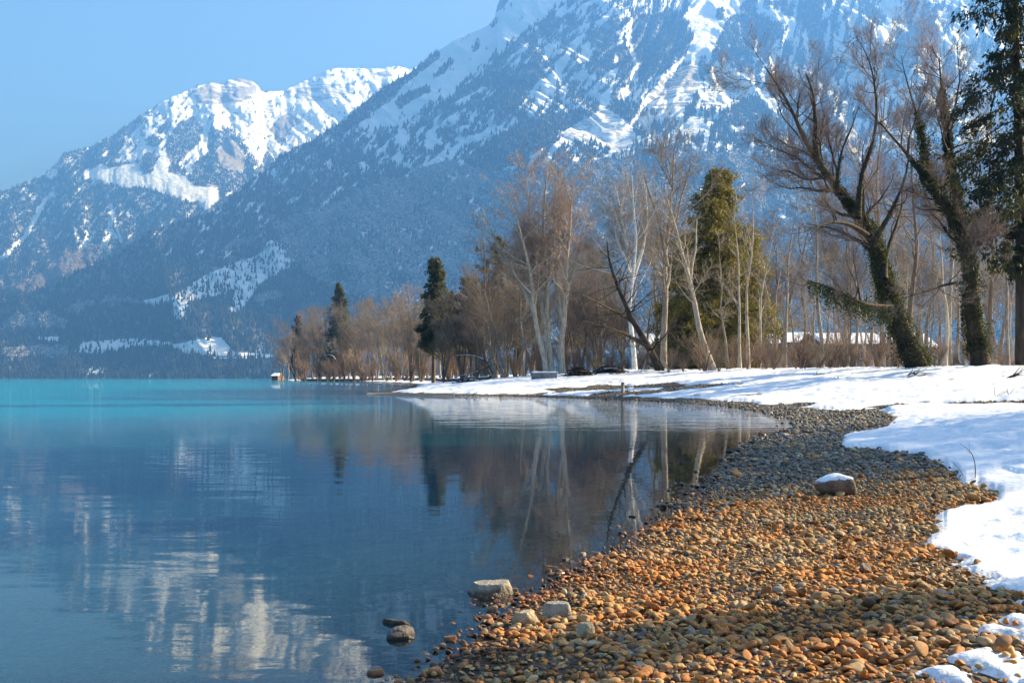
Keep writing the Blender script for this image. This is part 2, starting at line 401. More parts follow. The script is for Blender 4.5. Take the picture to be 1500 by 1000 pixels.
SHORE = [(-.9, -40), (-.75, 1.2)] + [WP(*p) for p in [(590, 1010), (655, 965), (700, 930), (755, 890), (810, 858), (868, 828), (915, 802), (958, 775), (985, 752), (1022, 720), (1058, 692), (1085, 668), (1112, 648), (1168, 624), (1166, 616), (1130, 604), (1075, 596), (1000, 589.5), (925, 586), (850, 583.5), (770, 581), (700, 579.8), (620, 579), (560, 578), (542, 577.3)]]
SHORE += [(-7.2, 50.6), (-7.4, 56), (-8, 68), (-8.4, 80), (-12, 120), (-22, 175), (-40, 250), (-58, 292), (-72, 320), (-80, 345), (-76, 400), (-30, 560), (200, 900), (700, 1300), (2500, 1500), (6000, 9400), (-9400, 9400), (-9400, -9400), (-1, -9400)]
DL = np.array([-90, -14, -6, -3, -1.2, -.4, 0, 1, 2, 4, 8, 14, 24, 60, 200, 3000])
HL = np.array([-9, -1.7, -.62, -.3, -.115, -.034, 0, .058, .125, .30, .68, 1.12, 1.3, 1.6, 3., 9.])

def shore_d(x, y):
    d = -sd_poly(x, y, SHORE)
    r = np.hypot(x, y)
    return d + np.clip(.012 * r, .02, .5) * fbm(x * 2.2 / np.clip(r * .12, .4, 4), y * 2.2 / np.clip(r * .12, .4, 4), 3, 7)

def ground_h(x, y, d=None):
    x = np.asarray(x, float); y = np.asarray(y, float)
    if d is None: d = shore_d(x, y)
    h = np.interp(d, DL, HL)
    bank = sstep(3, 14, d)
    return h + sstep(.5, 3, np.abs(d)) * (.02 * fbm(x * 1.3, y * 1.3, 3, 12)) + bank * (.10 * fbm(x / 4, y / 4, 3, 14) + .10 * fbm(x / 13, y / 13, 2, 15))

_GY = np.geomspace(1.2, 300, 2500)
def GP(px, py):
    """where the sight line of (px, py) first meets the ground"""
    X = (px - CX) / F * _GY; z = E + (HY - py) / F * _GY
    k = np.nonzero(ground_h(X, _GY) >= z)[0]
    Y = _GY[k[0]] if len(k) else 60.
    return ((px - CX) / F * Y, float(Y))

GRAVEL = None
PATCH = []
def gravel_poly():
    """the snow-free beach, as a world outline"""
    edge = [(1455, 1010), (1475, 985), (1478, 966), (1506, 985), (1514, 952), (1440, 912), (1492, 893), (1425, 855), (1400, 836), (1388, 822), (1328, 802), (1348, 780), (1352, 752), (1435, 738), (1448, 722), (1402, 708), (1382, 690), (1335, 667), (1255, 657), (1212, 650), (1240, 636), (1290, 624), (1308, 611), (1270, 601), (1215, 598)]
    pts = [GP(*p) for p in edge]
    return pts + [(3.2, 30), (-9, 40), (-6, 20), (-6, -8), (2.2, -8), (1.9, 1.2)]

def snow_field(x, y, d):
    """signed snow depth measure: metres inside the snow edge, positive = covered"""
    r = np.hypot(x, y); s = np.clip(r / 9, .5, 5)
    e = np.where(y > 22, d - 1.1, np.minimum(-sd_poly(x, y, GRAVEL), d - .9))
    e = e + .17 * s * fbm(x / (.22 * s), y / (.22 * s), 5, 31, .6) + .10 * s * fbm(x / (.8 * s), y / (.8 * s), 2, 35)
    # bare strips of gravel on the upper beach
    for pts, w in BARE:
        dl = d_line(x, y, pts)
        e = np.minimum(e, dl - w + .32 * s * fbm(x / (.5 * s), y / (1.2 * s), 4, 38))
    for (cx, cy), w in PATCH:
        e = np.maximum(e, w - np.hypot(x - cx, (y - cy) * .8) + .10 * fbm(x / .12, y / .12, 3, 45))
    return np.where(d < .15, -1, e)

def polar(ncols_in):
    """columns of azimuth (dense in view) and rows of distance"""
    th = np.concatenate([np.linspace(-180, -34, 50)[:-1], np.linspace(-34, 34, ncols_in), np.linspace(34, 70, 90)[1:], np.linspace(70, 180, 40)[1:]])
    return np.radians(th)

def ground_mats():
    k = NT('lake_gravel')
    p = k.pos()
    v = k.n('TexVoronoi', feature='F1'); k.set(v.inputs['Vector'], p); v.inputs['Scale'].default_value = 24.
    v2 = k.n('TexVoronoi', feature='DISTANCE_TO_EDGE'); k.set(v2.inputs['Vector'], p); v2.inputs['Scale'].default_value = 24.
    sep = k.n('SeparateColor'); k.set(sep.inputs[0], v.outputs['Color'])
    warm = k.ramp(sep.outputs[0], [(0, (.045, .022, .012)), (.4, (.11, .055, .022)), (.75, (.13, .08, .04)), (1, (.1, .08, .06))])
    cold = k.ramp(sep.outputs[0], [(0, (.035, .03, .026)), (.5, (.08, .07, .056)), (1, (.16, .14, .115))])
    c = k.mix(k.attr('warm'), cold, warm)
    c = k.mix(k.mapr(v2.outputs['Distance'], 0., .12), k.mix(.5, c, (.02, .014, .01)), c)
    c = k.mix(k.mapr(k.attr('d'), .25, -.15), c, k.mix(1., c, (.42, .38, .36), 'MULTIPLY'))     # wet stones
    bed = k.mix(k.mapr(k.noise(p, 7., 5, .7), .40, .62), (.36, .26, .16), (.20, .13, .08))
    c = k.mix(k.math('MULTIPLY', k.mapr(k.attr('d'), -.05, -.5), .75), c, bed)
    c = k.mix(k.attr('litter'), c, k.ramp(k.noise(p, 6., 5, .6), [(.35, (.05, .035, .022)), (.65, (.16, .11, .07))]))
    h = k.math('ADD', k.mapr(v2.outputs['Distance'], 0, .3), k.math('MULTIPLY', k.noise(p, 60, 3), .25))
    g = k.done(k.bsdf(c, .75, k.bump(h, .9, .02), .3))
    s = NT('snow')
    p = s.pos()
    c = s.ramp(s.noise(p, 3., 4, .6), [(.3, (.80, .81, .83)), (.7, (.86, .865, .87))])
    c = s.mix(s.mapr(s.attr('e'), .22, .0), c, s.ramp(s.noise(p, 40., 4, .7), [(.45, (.8, .8, .8)), (.7, (.36, .30, .24))]))
    deb = s.noise(p, 26., 4, .75)                                                               # twigs and husks fallen on the snow
    c = s.mix(s.math('MULTIPLY', s.mapr(deb, .66, .72), s.attr('under')), c, (.10, .075, .05))
    b1 = s.bump(s.noise(p, 9., 5, .6), .55, .035)
    b2 = s.bump(s.noise(p, 130., 2, .6), .25, .004, b1)
    m = s.done(s.bsdf(c, .55, b2, .25, Subsurface_Weight=.0))
    return g, m

def water_mat():
    k = NT('lake_water')
    p = k.pos()
    sx = k.n('SeparateXYZ'); k.set(sx.inputs[0], p)
    dist = k.n('VectorMath', operation='LENGTH'); k.set(dist.inputs[0], p); dist = dist.outputs['Value']
    # breeze: calm by the shore, ruffled out on the lake
    patch = k.noise(k.scaled(p, (.05, .12, 1)), 1., 3, .55)
    far = k.mapr(k.math('ADD', k.math('MULTIPLY', dist, 1.), k.math('MULTIPLY', k.math('SUBTRACT', patch, .5), 10.)), 10., 30.)
    lee = k.mapr(sx.outputs['X'], -.5, -7.)
    ruf = k.math('MULTIPLY', far, k.math('ADD', k.math('MULTIPLY', lee, .95), .05))
    n1 = k.noise(k.scaled(p, (.7, 2.0, 1)), 1.5, 2, .5)
    n2 = k.noise(k.scaled(p, (.6, 2.0, 1)), 8., 3, .55)
    n3 = k.noise(k.scaled(p, (1., 1.4, 1)), 3.0, 4, .6)
    near = k.mapr(dist, 3., 12.)
    near_amp = k.math('ADD', k.math('MULTIPLY', k.mapr(sx.outputs['X'], .2, -1.6), .75), .25)
    b = k.bump(n1, 1., k.math('MULTIPLY', near_amp, .0040))
    b = k.bump(n2, 1., k.math('MULTIPLY', k.math('SUBTRACT', 1., k.math('MULTIPLY', near, .75)), k.math('MULTIPLY', near_amp, .0006)), b)
    b = k.bump(n3, 1., k.math('MULTIPLY', ruf, .09), b)
    n4 = k.noise(k.scaled(p, (.30, 2.6, 1)), 1.7, 2, .5)
    b = k.bump(n4, 1., k.math('MULTIPLY', k.mapr(dist, 9., 24.), .012), b)
    depth = k.attr('depth')
    deep = k.math('SUBTRACT', 1., k.math('POWER', 2.718, k.math('MULTIPLY', k.math('MAXIMUM', depth, 0.), -2.8)))
    fr = k.n('Fresnel'); fr.inputs['IOR'].default_value = 1.42; k.set(fr.inputs['Normal'], b)
    body = k.n('BsdfDiffuse'); k.set(body.inputs['Color'], k.mix(k.mapr(depth, .5, 2.1), (.022, .13, .21), (.004, .23, .33)))
    tr = k.n('BsdfTransparent'); k.set(tr.inputs['Color'], (.80, .78, .74))
    under = k.n('MixShader'); k.set(under.inputs[0], deep); k.set(under.inputs[1], tr.outputs[0]); k.set(under.inputs[2], body.outputs[0])
    gl = k.n('BsdfGlossy'); gl.inputs['Roughness'].default_value = .02; k.set(gl.inputs['Normal'], b)
    k.set(gl.inputs['Color'], (1, 1, 1))
    mx = k.n('MixShader'); k.set(mx.inputs[0], fr.outputs[0]); k.set(mx.inputs[1], under.outputs[0]); k.set(mx.inputs[2], gl.outputs[0])
    return k.done(mx.outputs[0])

def warm_at(x, y):
    r = np.hypot(x, y)
    return sstep(7.2, 5.0, y - .35 * x + .7 * fbm(x / .9, y / .9, 3, 55)) 

def build_ground():
    global GRAVEL, BARE, M_GRAVEL, M_SNOW
    GRAVEL = gravel_poly()
    global PATCH
    PATCH = [(GP(1440, 962), .11), (GP(1385, 990), .10), (GP(1462, 990), .11), (GP(1480, 930), .12), (GP(1335, 783), .05), (GP(1365, 812), .04), (GP(1232, 640), .10), (GP(1416, 905), .04)]
    BARE = [([GP(1335, 594), GP(1400, 590.5), GP(1520, 588)], .42), ([GP(845, 570), GP(900, 567.5), GP(945, 565)], .9), ([GP(905, 576), GP(960, 573), GP(1030, 566)], 1.), ([GP(1140, 596), GP(1180, 592)], .4)]
    M_GRAVEL, M_SNOW = ground_mats()
    th = polar(620)
    rr = np.concatenate([np.geomspace(.5, 2.2, 12)[:-1], np.geomspace(2.2, 110, 420)[:-1], np.geomspace(110, 900, 90)[:-1], np.geomspace(900, 6800, 30)])
    T, RR = np.meshgrid(th, rr)
    X = np.sin(T) * RR; Y = np.cos(T) * RR
    d = shore_d(X, Y); h = ground_h(X, Y, d)
    litter = sstep(13, 18, d + 2 * fbm(X / 3, Y / 3, 3, 70)) * sstep(30, 42, RR)
    V = np.stack([X, Y, h], -1).reshape(-1, 3)
    fc = grid_faces(*X.shape)
    tag(mesh_np('ground', V, fc, M_GRAVEL, True, dict(d=d, warm=warm_at(X, Y), litter=litter)), kind='structure')
    tag(mesh_np('water', np.stack([X, Y, 0 * X], -1).reshape(-1, 3), fc[(h.ravel()[fc] < .25).any(1)], water_mat(), True, dict(depth=-h)), kind='structure')
    # snow: its own sheet with a thick lumpy edge
    th = np.radians(np.concatenate([np.linspace(-26, 31, 760), np.linspace(31, 75, 110)[1:], np.linspace(75, 140, 20)[1:]]))
    rr = np.concatenate([np.geomspace(1.2, 2.3, 10)[:-1], np.geomspace(2.3, 95, 560)[:-1], np.geomspace(95, 1200, 80)])
    T, RR = np.meshgrid(th, rr)
    X = np.sin(T) * RR; Y = np.cos(T) * RR
    d = shore_d(X, Y); h = ground_h(X, Y, d); e = snow_field(X, Y, d)
    under = sstep(9, 15, d) * sstep(25, 40, RR)
    patch = .085 * sstep(.22, .5, fbm(X / 3.4, Y / 1.6, 5, 120, .6)) * sstep(16, 26, RR) * sstep(.8, 2., d)
    thin = patch + .11 * sstep(.05, .4, under * fbm(X / 1.2, Y / 1.2, 4, 81)) * under
    sc = np.clip(RR / 9, .5, 3); t = -.03 + (.050 + .016 * sstep(4, 9, RR)) * sstep(-.06 * sc, .20 * sc, e) + .03 * sstep(.3, 1.6, e) - thin
    amp = sstep(0, .5, e)
    t = t + amp * (.042 * fbm(X / .34, Y / .34, 4, 83) + .016 * sstep(14, 6, RR) * ridged(X / .16, Y / .16, 3, 84) + .030 * fbm(X / 1.1, Y / 1.1, 3, 86) + sstep(9, 30, RR) * .15 * fbm(X / 3.2, Y / 2.0, 4, 88, .6))
    under = np.maximum(under, .8 * sstep(.12, .4, fbm(X / 1.4, Y / 1.1, 3, 131)) * sstep(3., 6., RR))
    # old footprints wandering along the bank
    for pts in ([GP(1490, 650), GP(1330, 612), GP(1240, 585)], [GP(1500, 700), GP(1420, 640), GP(1290, 600)], [GP(1180, 570), GP(1300, 572), GP(1480, 566)]):
        q = d_line(X, Y, pts); t = t - amp * .03 * sstep(.16, .04, q) * sstep(.0, .3, perlin(X * 3.3, Y * 2.1, 91) + .1)
    V = np.stack([X, Y, h + t], -1).reshape(-1, 3)
    fc = grid_faces(*X.shape)
    fc = fc[(e.ravel()[fc] > -.12).any(1)]
    tag(mesh_np('snow', V, fc, M_SNOW, True, dict(e=e, under=under)), kind='structure')

# ------------------------------------------------------------------ light, sky, haze, camera
SUN_AZ, SUN_EL = R(72), R(27)                          # clockwise from the view direction, above the horizon
def build_light():
    w = bpy.data.worlds.new('World'); scene.world = w; w.use_nodes = True
    nt = w.node_tree; nt.nodes.clear()
    sky = nt.nodes.new('ShaderNodeTexSky'); sky.sky_type = 'NISHITA'; sky.sun_disc = False
    sky.sun_elevation = SUN_EL; sky.sun_rotation = SUN_AZ; sky.altitude = 600; sky.air_density = 1.0; sky.dust_density = 5.; sky.ozone_density = 3.
    bg = nt.nodes.new('ShaderNodeBackground'); bg.inputs['Strength'].default_value = .055
    out = nt.nodes.new('ShaderNodeOutputWorld')
    nt.links.new(sky.outputs[0], bg.inputs[0]); nt.links.new(bg.outputs[0], out.inputs[0])
    L = bpy.data.lights.new('sun', 'SUN'); L.energy = 4.8; L.angle = R(.5); L.color = (1., .92, .80)
    o = bpy.data.objects.new('sun', L); COL.objects.link(o)
    s = Vector((math.sin(SUN_AZ) * math.cos(SUN_EL), math.cos(SUN_AZ) * math.cos(SUN_EL), math.sin(SUN_EL)))
    o.rotation_euler = (-s).to_track_quat('-Z', 'Y').to_euler(); o.location = (30, 10, 40)
    # the valley air
    b = (-7000., 7000., -7000., 7150., -12., 2000.)
    V = [(x, y, z) for z in b[4:] for y in b[2:4] for x in b[:2]]
    f = [(0, 2, 3, 1), (4, 5, 7, 6), (0, 1, 5, 4), (1, 3, 7, 5), (3, 2, 6, 7), (2, 0, 4, 6)]
    k = NT('valley_haze')
    v = k.n('VolumePrincipled'); v.inputs['Density'].default_value = HAZE; v.inputs['Color'].default_value = (.11, .34, 1., 1); v.inputs['Anisotropy'].default_value = .1; v.inputs['Absorption Color'].default_value = (.15, .15, .15, 1)
    k.t.links.new(v.outputs[0], k.out.inputs['Volume'])
    tag(mesh_np('haze', V, np.array(f), k.m, False), kind='stuff')
    cam = bpy.data.cameras.new('camera'); cam.lens = 35; cam.sensor_width = 36; cam.shift_y = (HY - 500) / 1500
    cam.clip_start = .05; cam.clip_end = 40000
    c = bpy.data.objects.new('camera', cam); COL.objects.link(c); c.location = (0, 0, E); c.rotation_euler = (R(90), 0, 0)
    scene.camera = c
    scene.view_settings.view_transform = 'Standard'; scene.view_settings.look = 'None'; scene.view_settings.gamma = 1
    scene.view_settings.exposure = EXPOSURE
    cy = scene.cycles
    cy.max_bounces = 8; cy.diffuse_bounces = 2; cy.glossy_bounces = 3; cy.transmission_bounces = 2; cy.volume_bounces = 0; cy.transparent_max_bounces = 8
    cy.caustics_reflective = False; cy.caustics_refractive = False
    cy.use_denoising = True; cy.denoiser = 'OPENIMAGEDENOISE'; cy.denoising_prefilter = 'ACCURATE'; cy.denoising_input_passes = 'RGB_ALBEDO_NORMAL'
    cy.sample_clamp_indirect = 6

HAZE = 2.8e-4
EXPOSURE = 2.27
# ------------------------------------------------------------------ stones
def ico(sub):
    import bmesh
    bm = bmesh.new(); bmesh.ops.create_icosphere(bm, subdivisions=sub, radius=1.)
    V = np.array([v.co[:] for v in bm.verts]); Fc = np.array([[v.index for v in f.verts] for f in bm.faces]); bm.free()
    return V, Fc

def stone_shapes(rng, sub, n):
    """n pebble outlines: water-worn, flattened, a little lopsided"""
    V, Fc = ico(sub); out = []
    for _ in range(n):
        P = V.copy()
        for _k in range(int(rng.integers(3, 7))):      # worn facets
            a = rng.normal(size=3); a /= np.linalg.norm(a); c = rng.uniform(.45, .8)
            s = P @ a; P = P - np.clip(s - c, 0, None)[:, None] * a * .88
        ph = rng.uniform(0, 6.28, 3)
        P *= (1 + .09 * np.sin(2.1 * P[:, 1] + ph[0]) + .08 * np.sin(2.6 * P[:, 2] + 1.7 * P[:, 0] + ph[1]))[:, None]
        P *= np.array([1, rng.uniform(.62, .95), rng.uniform(.34, .62)])
        out.append(P)
    return out, Fc

def rot_mats(rng, n, tilt=.35):
    yaw = rng.uniform(0, 6.283, n); a = rng.normal(0, tilt, n); b = rng.normal(0, tilt, n)
    cz, sz = np.cos(yaw), np.sin(yaw); cx, sx = np.cos(a), np.sin(a); cy, sy = np.cos(b), np.sin(b)
    Z = np.zeros(n); O = np.ones(n)
    Rz = np.stack([cz, -sz, Z, sz, cz, Z, Z, Z, O], -1).reshape(n, 3, 3)
    Rx = np.stack([O, Z, Z, Z, cx, -sx, Z, sx, cx], -1).reshape(n, 3, 3)
    Ry = np.stack([cy, Z, sy, Z, O, Z, -sy, Z, cy], -1).reshape(n, 3, 3)
    return Rz @ Rx @ Ry, (a, b, yaw)

WARM = np.array([(.56, .225, .050), (.48, .22, .065), (.52, .28, .10), (.42, .16, .04), (.56, .34, .15), (.47, .29, .13), (.38, .25, .13), (.30, .14, .05), (.36, .26, .16), (.52, .38, .22)]) * np.array([1.02, .96, .76])
COLD = np.array([(.20, .17, .13), (.15, .13, .105), (.26, .225, .17), (.11, .095, .08), (.31, .275, .215), (.22, .165, .10), (.17, .16, .145)])

def stone_mat(name, color=None, sc=60.):
    k = NT(name)
    p = k.n('TexCoord').outputs['Object'] if color is not None else k.pos()
    base = k.attr('col', 'Color') if color is None else k.n('RGB').outputs[0]
    if color is not None: base.default_value = (*color, 1)
    spk = k.noise(p, sc * 3.4, 3, .7); blot = k.noise(p, sc * .55, 4, .6)
    c = k.mix(k.mapr(blot, .42, .68), base, k.mix(1., base, (.58, .50, .44), 'MULTIPLY'))
    c = k.mix(k.mapr(spk, .58, .75), c, k.mix(.5, c, (.62, .55, .45)))
    c = k.mix(k.mapr(spk, .40, .28), c, k.mix(.55, c, (.05, .035, .025)))
    z = k.n('SeparateXYZ'); k.set(z.inputs[0], k.pos())
    wetn = k.math('ADD', z.outputs['Z'], k.math('MULTIPLY', k.math('SUBTRACT', k.noise(k.pos(), 5., 2), .5), .05))
    wet = k.mapr(wetn, .024, .004)
    c = k.mix(wet, c, k.mix(1., c, (.42, .34, .30), 'MULTIPLY'))
    rough = k.math('SUBTRACT', .72, k.math('MULTIPLY', wet, .42))
    return k.done(k.bsdf(c, rough, k.bump(k.noise(p, sc * 2.2, 4, .65), .45 if sc > 40 else .8, .004 if sc > 40 else .02), .35))

def beach_points(rng, y0, y1, sp):
    n0 = int((y1 - y0) / sp); m = int(9.5 * (1 if y1 < 9 else 1.6) / sp)
    gx, gy = np.meshgrid(np.arange(m) * sp - 2.6, y0 + np.arange(n0) * sp)
    gx = gx + (np.arange(n0) % 2)[:, None] * sp * .5
    x = (gx + rng.uniform(-.42, .42, gx.shape) * sp).ravel(); y = (gy + rng.uniform(-.42, .42, gx.shape) * sp).ravel()
    keep = np.abs(x / y) < .60
    x, y = x[keep], y[keep]
    d = shore_d(x, y); e = snow_field(x, y, d)
    pr = np.where(d > 0, 1., np.exp(d / .16) * .7 + .10 * np.exp(d / .7) ); pr = np.where(d < -1.8, 0, pr)
    pr = pr * np.where(e > .12, .01, np.where(e > .05, .25, np.where(e > .0, .6, 1.)))
    k = rng.random(len(x)) < pr
    return x[k], y[k], d[k], e[k]

def build_stones():
    rng = np.random.default_rng(12)
    m_all = stone_mat('beach_stone')
    rows = []
    for y0, y1, sp, r0, r1 in ((2.2, 4.4, .0255, .0085, .0185), (4.4, 8., .034, .011, .0225), (8., 14., .062, .019, .038), (14., 24., .10, .026, .05), (24., 48., .22, .03, .06)):
        x, y, d, e = beach_points(rng, y0, y1, sp)
        r = (r0 * .45 + r1 * .5) * np.exp(np.clip(rng.normal(0, .30, len(x)), -.8, .5)) * np.clip(1 + 1.2 * fbm(x / .5, y / .5, 2, 200), .7, 1.15)
        rows.append(np.stack([x, y, d, e, r], -1))
        if y1 < 9:                                    # a second, looser layer on top
            k = rng.random(len(x)) < .30
            rows.append(np.stack([x[k] + rng.normal(0, .02, k.sum()), y[k] + rng.normal(0, .02, k.sum()), d[k], e[k], r[k] * rng.uniform(.6, 1.2, k.sum()), ], -1))
            rows[-1][:, 3] += 10
    S = np.concatenate(rows); second = S[:, 3] > 5
    S = S[~(second & ((S[:, 2] < .05)))]; second = S[:, 3] > 5
    x, y, d, e, r = S.T
    n = len(S)
    h = ground_h(x, y, d)
    warm = np.clip(warm_at(x, y) + rng.normal(0, .16, n), 0, 1)
    wsel = rng.random(n) < warm
    zone = fbm(x / .7, y / .7, 3, 210)                 # drifts of redder and of greyer stones
    iw = np.clip(((zone * -1.3 + .36) * 10 + rng.normal(0, 2.6, n)), 0, 9.99).astype(int)
    # towards the camera the stones turn paler and greyer
    pale = (rng.random(n) < .12 * sstep(3.3, 2.6, y - .15 * x)) | (rng.random(n) < .3 * sstep(1.2, 2.4, x - .16 * (y - 3)))
    iw = np.where(pale, rng.integers(4, 10, n), iw)
    col = np.where(wsel[:, None], WARM[iw], COLD[rng.integers(0, 7, n)]) * rng.uniform(.8, 1.15, (n, 1))
    z = h + r * np.where(second, .62, .14) + rng.normal(0, .004, n)
    Rm, eul = rot_mats(rng, n)
    # the largest on view stand alone
    zz = z - E
    px = CX + x / y * F; py = HY - zz / y * F
    size = r / y
    inview = (px > 20) & (px < 1480) & (py < 985) & (d > .03) & (e < .0) | second & (px > 20) & (px < 1480) & (py < 985)
    order = np.argsort(-np.where(inview, size, 0))
    solo = np.zeros(n, bool); solo[order[:290]] = True
    Vs, Fs, Cs, o = [], [], [], 0
    for sel, sub in (((y < 4.6) & ~solo, 3), ((y >= 4.6) & (y < 14) & ~solo, 2), ((y >= 14) & ~solo, 2)):
        shp, Fc = stone_shapes(rng, sub, 40); shp = np.array(shp)
        idx = np.where(sel)[0]
        P = np.einsum('nij,nkj->nki', Rm[idx], shp[rng.integers(0, 40, len(idx))]) * r[idx, None, None]
        P = P + np.stack([x, y, z], -1)[idx, None, :]
        k = P.shape[1]
        Vs.append(P.reshape(-1, 3)); Fs.append((np.arange(len(idx))[:, None, None] * k + Fc[None] + o).reshape(-1, 3)); Cs.append(np.repeat(col[idx], k, 0)); o += len(idx) * k
    tag(mesh_np('gravel', np.concatenate(Vs), np.concatenate(Fs), m_all, True, colors=np.concatenate(Cs)), kind='stuff')
    # single cobbles
    kinds = [('rust orange', (.52, .215, .06)), ('orange brown', (.45, .235, .085)), ('tan', (.50, .31, .14)), ('red brown', (.36, .15, .05)), ('pale sandy', (.52, .40, .25)), ('grey', (.28, .245, .19)), ('dark brown', (.19, .125, .07))]
    kc = np.array([c for _, c in kinds]); mats = [stone_mat('cobble_' + nme.replace(' ', '_'), c) for nme, c in kinds]
    shp, Fc = stone_shapes(rng, 3, 9)
    forms = ['flat' if np.ptp(s[:, 2]) < 1.0 else 'rounded' for s in shp]
    protos = {}
    for i in np.where(solo)[0]:
        kk = int(np.argmin(((kc - col[i]) ** 2).sum(1))); ss = int(rng.integers(0, 9)); w = second[i]
        if (kk, ss) not in protos:
            ob = mesh_np('cobble', shp[ss], Fc, mats[kk], True); protos[(kk, ss)] = ob
        else:
            ob = protos[(kk, ss)].copy(); COL.objects.link(ob)
        ob.location = (x[i], y[i], z[i]); ob.scale = (r[i],) * 3; ob.rotation_euler = (eul[0][i], eul[1][i], eul[2][i])
        big = 'large' if r[i] > .024 else ('small' if r[i] < .019 else 'middling')
        where = 'near the snow edge' if e[i] % 10 > -.35 and not w else ('at the edge of the water' if d[i] < .35 else ('lying on top of the shingle' if w else 'bedded in the shingle'))
        tag(ob, f'{big} {forms[ss]} {kinds[kk][0]} cobble {where}', 'cobble', 'cobbles on the stony beach')

def rock(name, label, px, py, wpx, hpx, base, seed, cuts=5, sink=.12, depth=.8, rz=0., Yfix=None, top=None, mat=None, flat=.0, ridge=None):
    rng = np.random.default_rng(seed)
    V, Fc = ico(4)
    P = V.copy()
    for _ in range(cuts):
        a = rng.normal(size=3); a[2] = abs(a[2]) * .5; a /= np.linalg.norm(a); c = rng.uniform(.45, .72)
        s = P @ a; P = P - np.clip(s - c, 0, None)[:, None] * a * .93
    P[:, 2] = np.minimum(P[:, 2], .62 + .1 * P[:, 0] * (1 - flat))
    if flat:                                          # squared-off block
        P = np.sign(V) * np.abs(V) ** .62
        for _ in range(13):
            a = rng.normal(size=3); a[2] = abs(a[2]) * .8; a /= np.linalg.norm(a); c = rng.uniform(.62, .85); P = P - np.clip(P @ a - c, 0, None)[:, None] * a * .9
        P[:, 2] = np.minimum(P[:, 2], .60 + .10 * P[:, 0] + .05 * P[:, 1])
        P = P + .12 * np.stack([fbm(P[:, 0] * 2. + 1.3 * P[:, 2], P[:, 1] * 2. - 1.3 * P[:, 2], 6, seed + q, .6) for q in range(3)], -1)
    if ridge is not None:                             # a wedge with its crest off centre
        P[:, 2] = np.minimum(P[:, 2], .62 - np.where(P[:, 0] < ridge, (ridge - P[:, 0]) * .75, (P[:, 0] - ridge) * .42))
    P = P + .035 * np.stack([fbm(P[:, 0] * 3 + P[:, 2], P[:, 1] * 3 - P[:, 2], 4, seed + q) for q in range(3)], -1)
    if Yfix: X, Y = (px - CX) / F * Yfix, Yfix; h = 0.
    elif py - HY > 0:
        X, Y = GP(px, py); h = float(ground_h(np.array([X]), np.array([Y]))[0])
        if h < 0: X, Y = WP(px, py); h = -.01
    w = wpx / F * Y; hh = hpx / F * Y
    P[:, 0] *= w / np.ptp(P[:, 0]); P[:, 1] *= w * depth / np.ptp(P[:, 1]); P[:, 2] -= P[:, 2].min(); P[:, 2] *= hh / P[:, 2].max() * (1 + sink)
    P[:, 2] -= sink * hh
    o = mesh_np(name, P, Fc, mat or base, True)
    o.location = (X, Y + w * depth * .4, h); o.rotation_euler = (0, 0, rz)
    tag(o, label, 'rock')
    return o, P, Fc

def build_rocks():
    grey = stone_mat('rock_grey', (.36, .32, .25), 26.); dark = stone_mat('rock_dark', (.13, .11, .095), 26.); tan = stone_mat('rock_tan', (.46, .36, .22), 30.); brown = stone_mat('rock_brown', (.23, .17, .125), 18.); orange = stone_mat('rock_orange', (.45, .22, .08))
    rock('rock', 'grey flat-topped block of rock standing in the shallows just off the shingle', 719, 873, 70, 24, grey, 3, 7, .35, .6, .12, flat=1)
    rock('rock', 'dark angular wet rock in the water in front of the driftwood chunk', 588, 935, 47, 20, dark, 8, 7, .35, .7, .3, flat=1)
    rock('driftwood', 'dark low chunk of driftwood poking out of the water behind a wet rock', 578, 914, 46, 11, dark, 15, 4, .4, .35, -.25)[0]['category'] = 'driftwood'
    o, P, Fc = rock('boulder', 'brown boulder with a cap of snow alone on the dark shingle', 1236, 727, 66, 31, brown, 25, 4, .15, .8, .0, ridge=-.12)
    # snow lying on the boulder's top
    xr = P[:, 0] / np.ptp(P[:, 0]) + .5; zr = P[:, 2] / P[:, 2].max()
    nrm = sstep(.38, .8, zr - .55 * np.clip(xr - .50, 0, 1) + .10 * fbm(P[:, 0] * 30, P[:, 1] * 30, 3, 5))
    S = P * np.array([.98, .98, 1]); S[:, 2] += -.009 + .015 * nrm + .003 * fbm(P[:, 0] * 60, P[:, 1] * 60, 2, 6)
    fc = Fc[(nrm[Fc] > .04).all(1)]
    cap = mesh_np('snow_cap', S, fc, M_SNOW, True, dict(e=np.full(len(S), 1.), under=np.zeros(len(S))), parent=o)
    for px, py, w, h, m, sd, lab in ((772, 918, 42, 22, tan, 31, 'tan wedge of rock at the front edge of the shingle'), (818, 908, 44, 24, grey, 32, 'grey-tan slab leaning among orange cobbles by the waterline'),
                                     (553, 988, 30, 12, orange, 33, 'orange stone just breaking the water in front of all others'), (661, 938, 18, 11, orange, 34, 'small rust stone alone in the water beside the shingle'),
                                     (637, 990, 22, 12, orange, 35, 'rust stone half awash where the shingle starts'), (752, 868, 16, 10, brown, 36, 'small brown stone in the water behind the flat block'),
                                     (1070, 662, 12, 6, dark, 37, 'small dark stone in the water off the dark shingle'), (928, 757, 11, 5, dark, 38, 'dark stone alone in the still shallows'),
                                     (1327, 641, 9, 6, dark, 39, 'small black stone on the snow above the bend of the beach'), (1150, 640, 16, 6, grey, 40, 'grey stone at the head of the bay'),
                                     (828, 820, 12, 6, brown, 41, 'brown stone awash off the orange shingle'), (912, 782, 12, 7, dark, 42, 'dark stone at the lip of the water'),
                                     (855, 935, 30, 22, tan, 43, 'upright tan stone among the orange cobbles'), (1268, 838, 20, 13, brown, 44, 'round dark brown stone at the foot of the snow')):
        rock('stone', lab, px, py, w, h, m, sd, 4, .4, .8)[0]['category'] = 'stone'
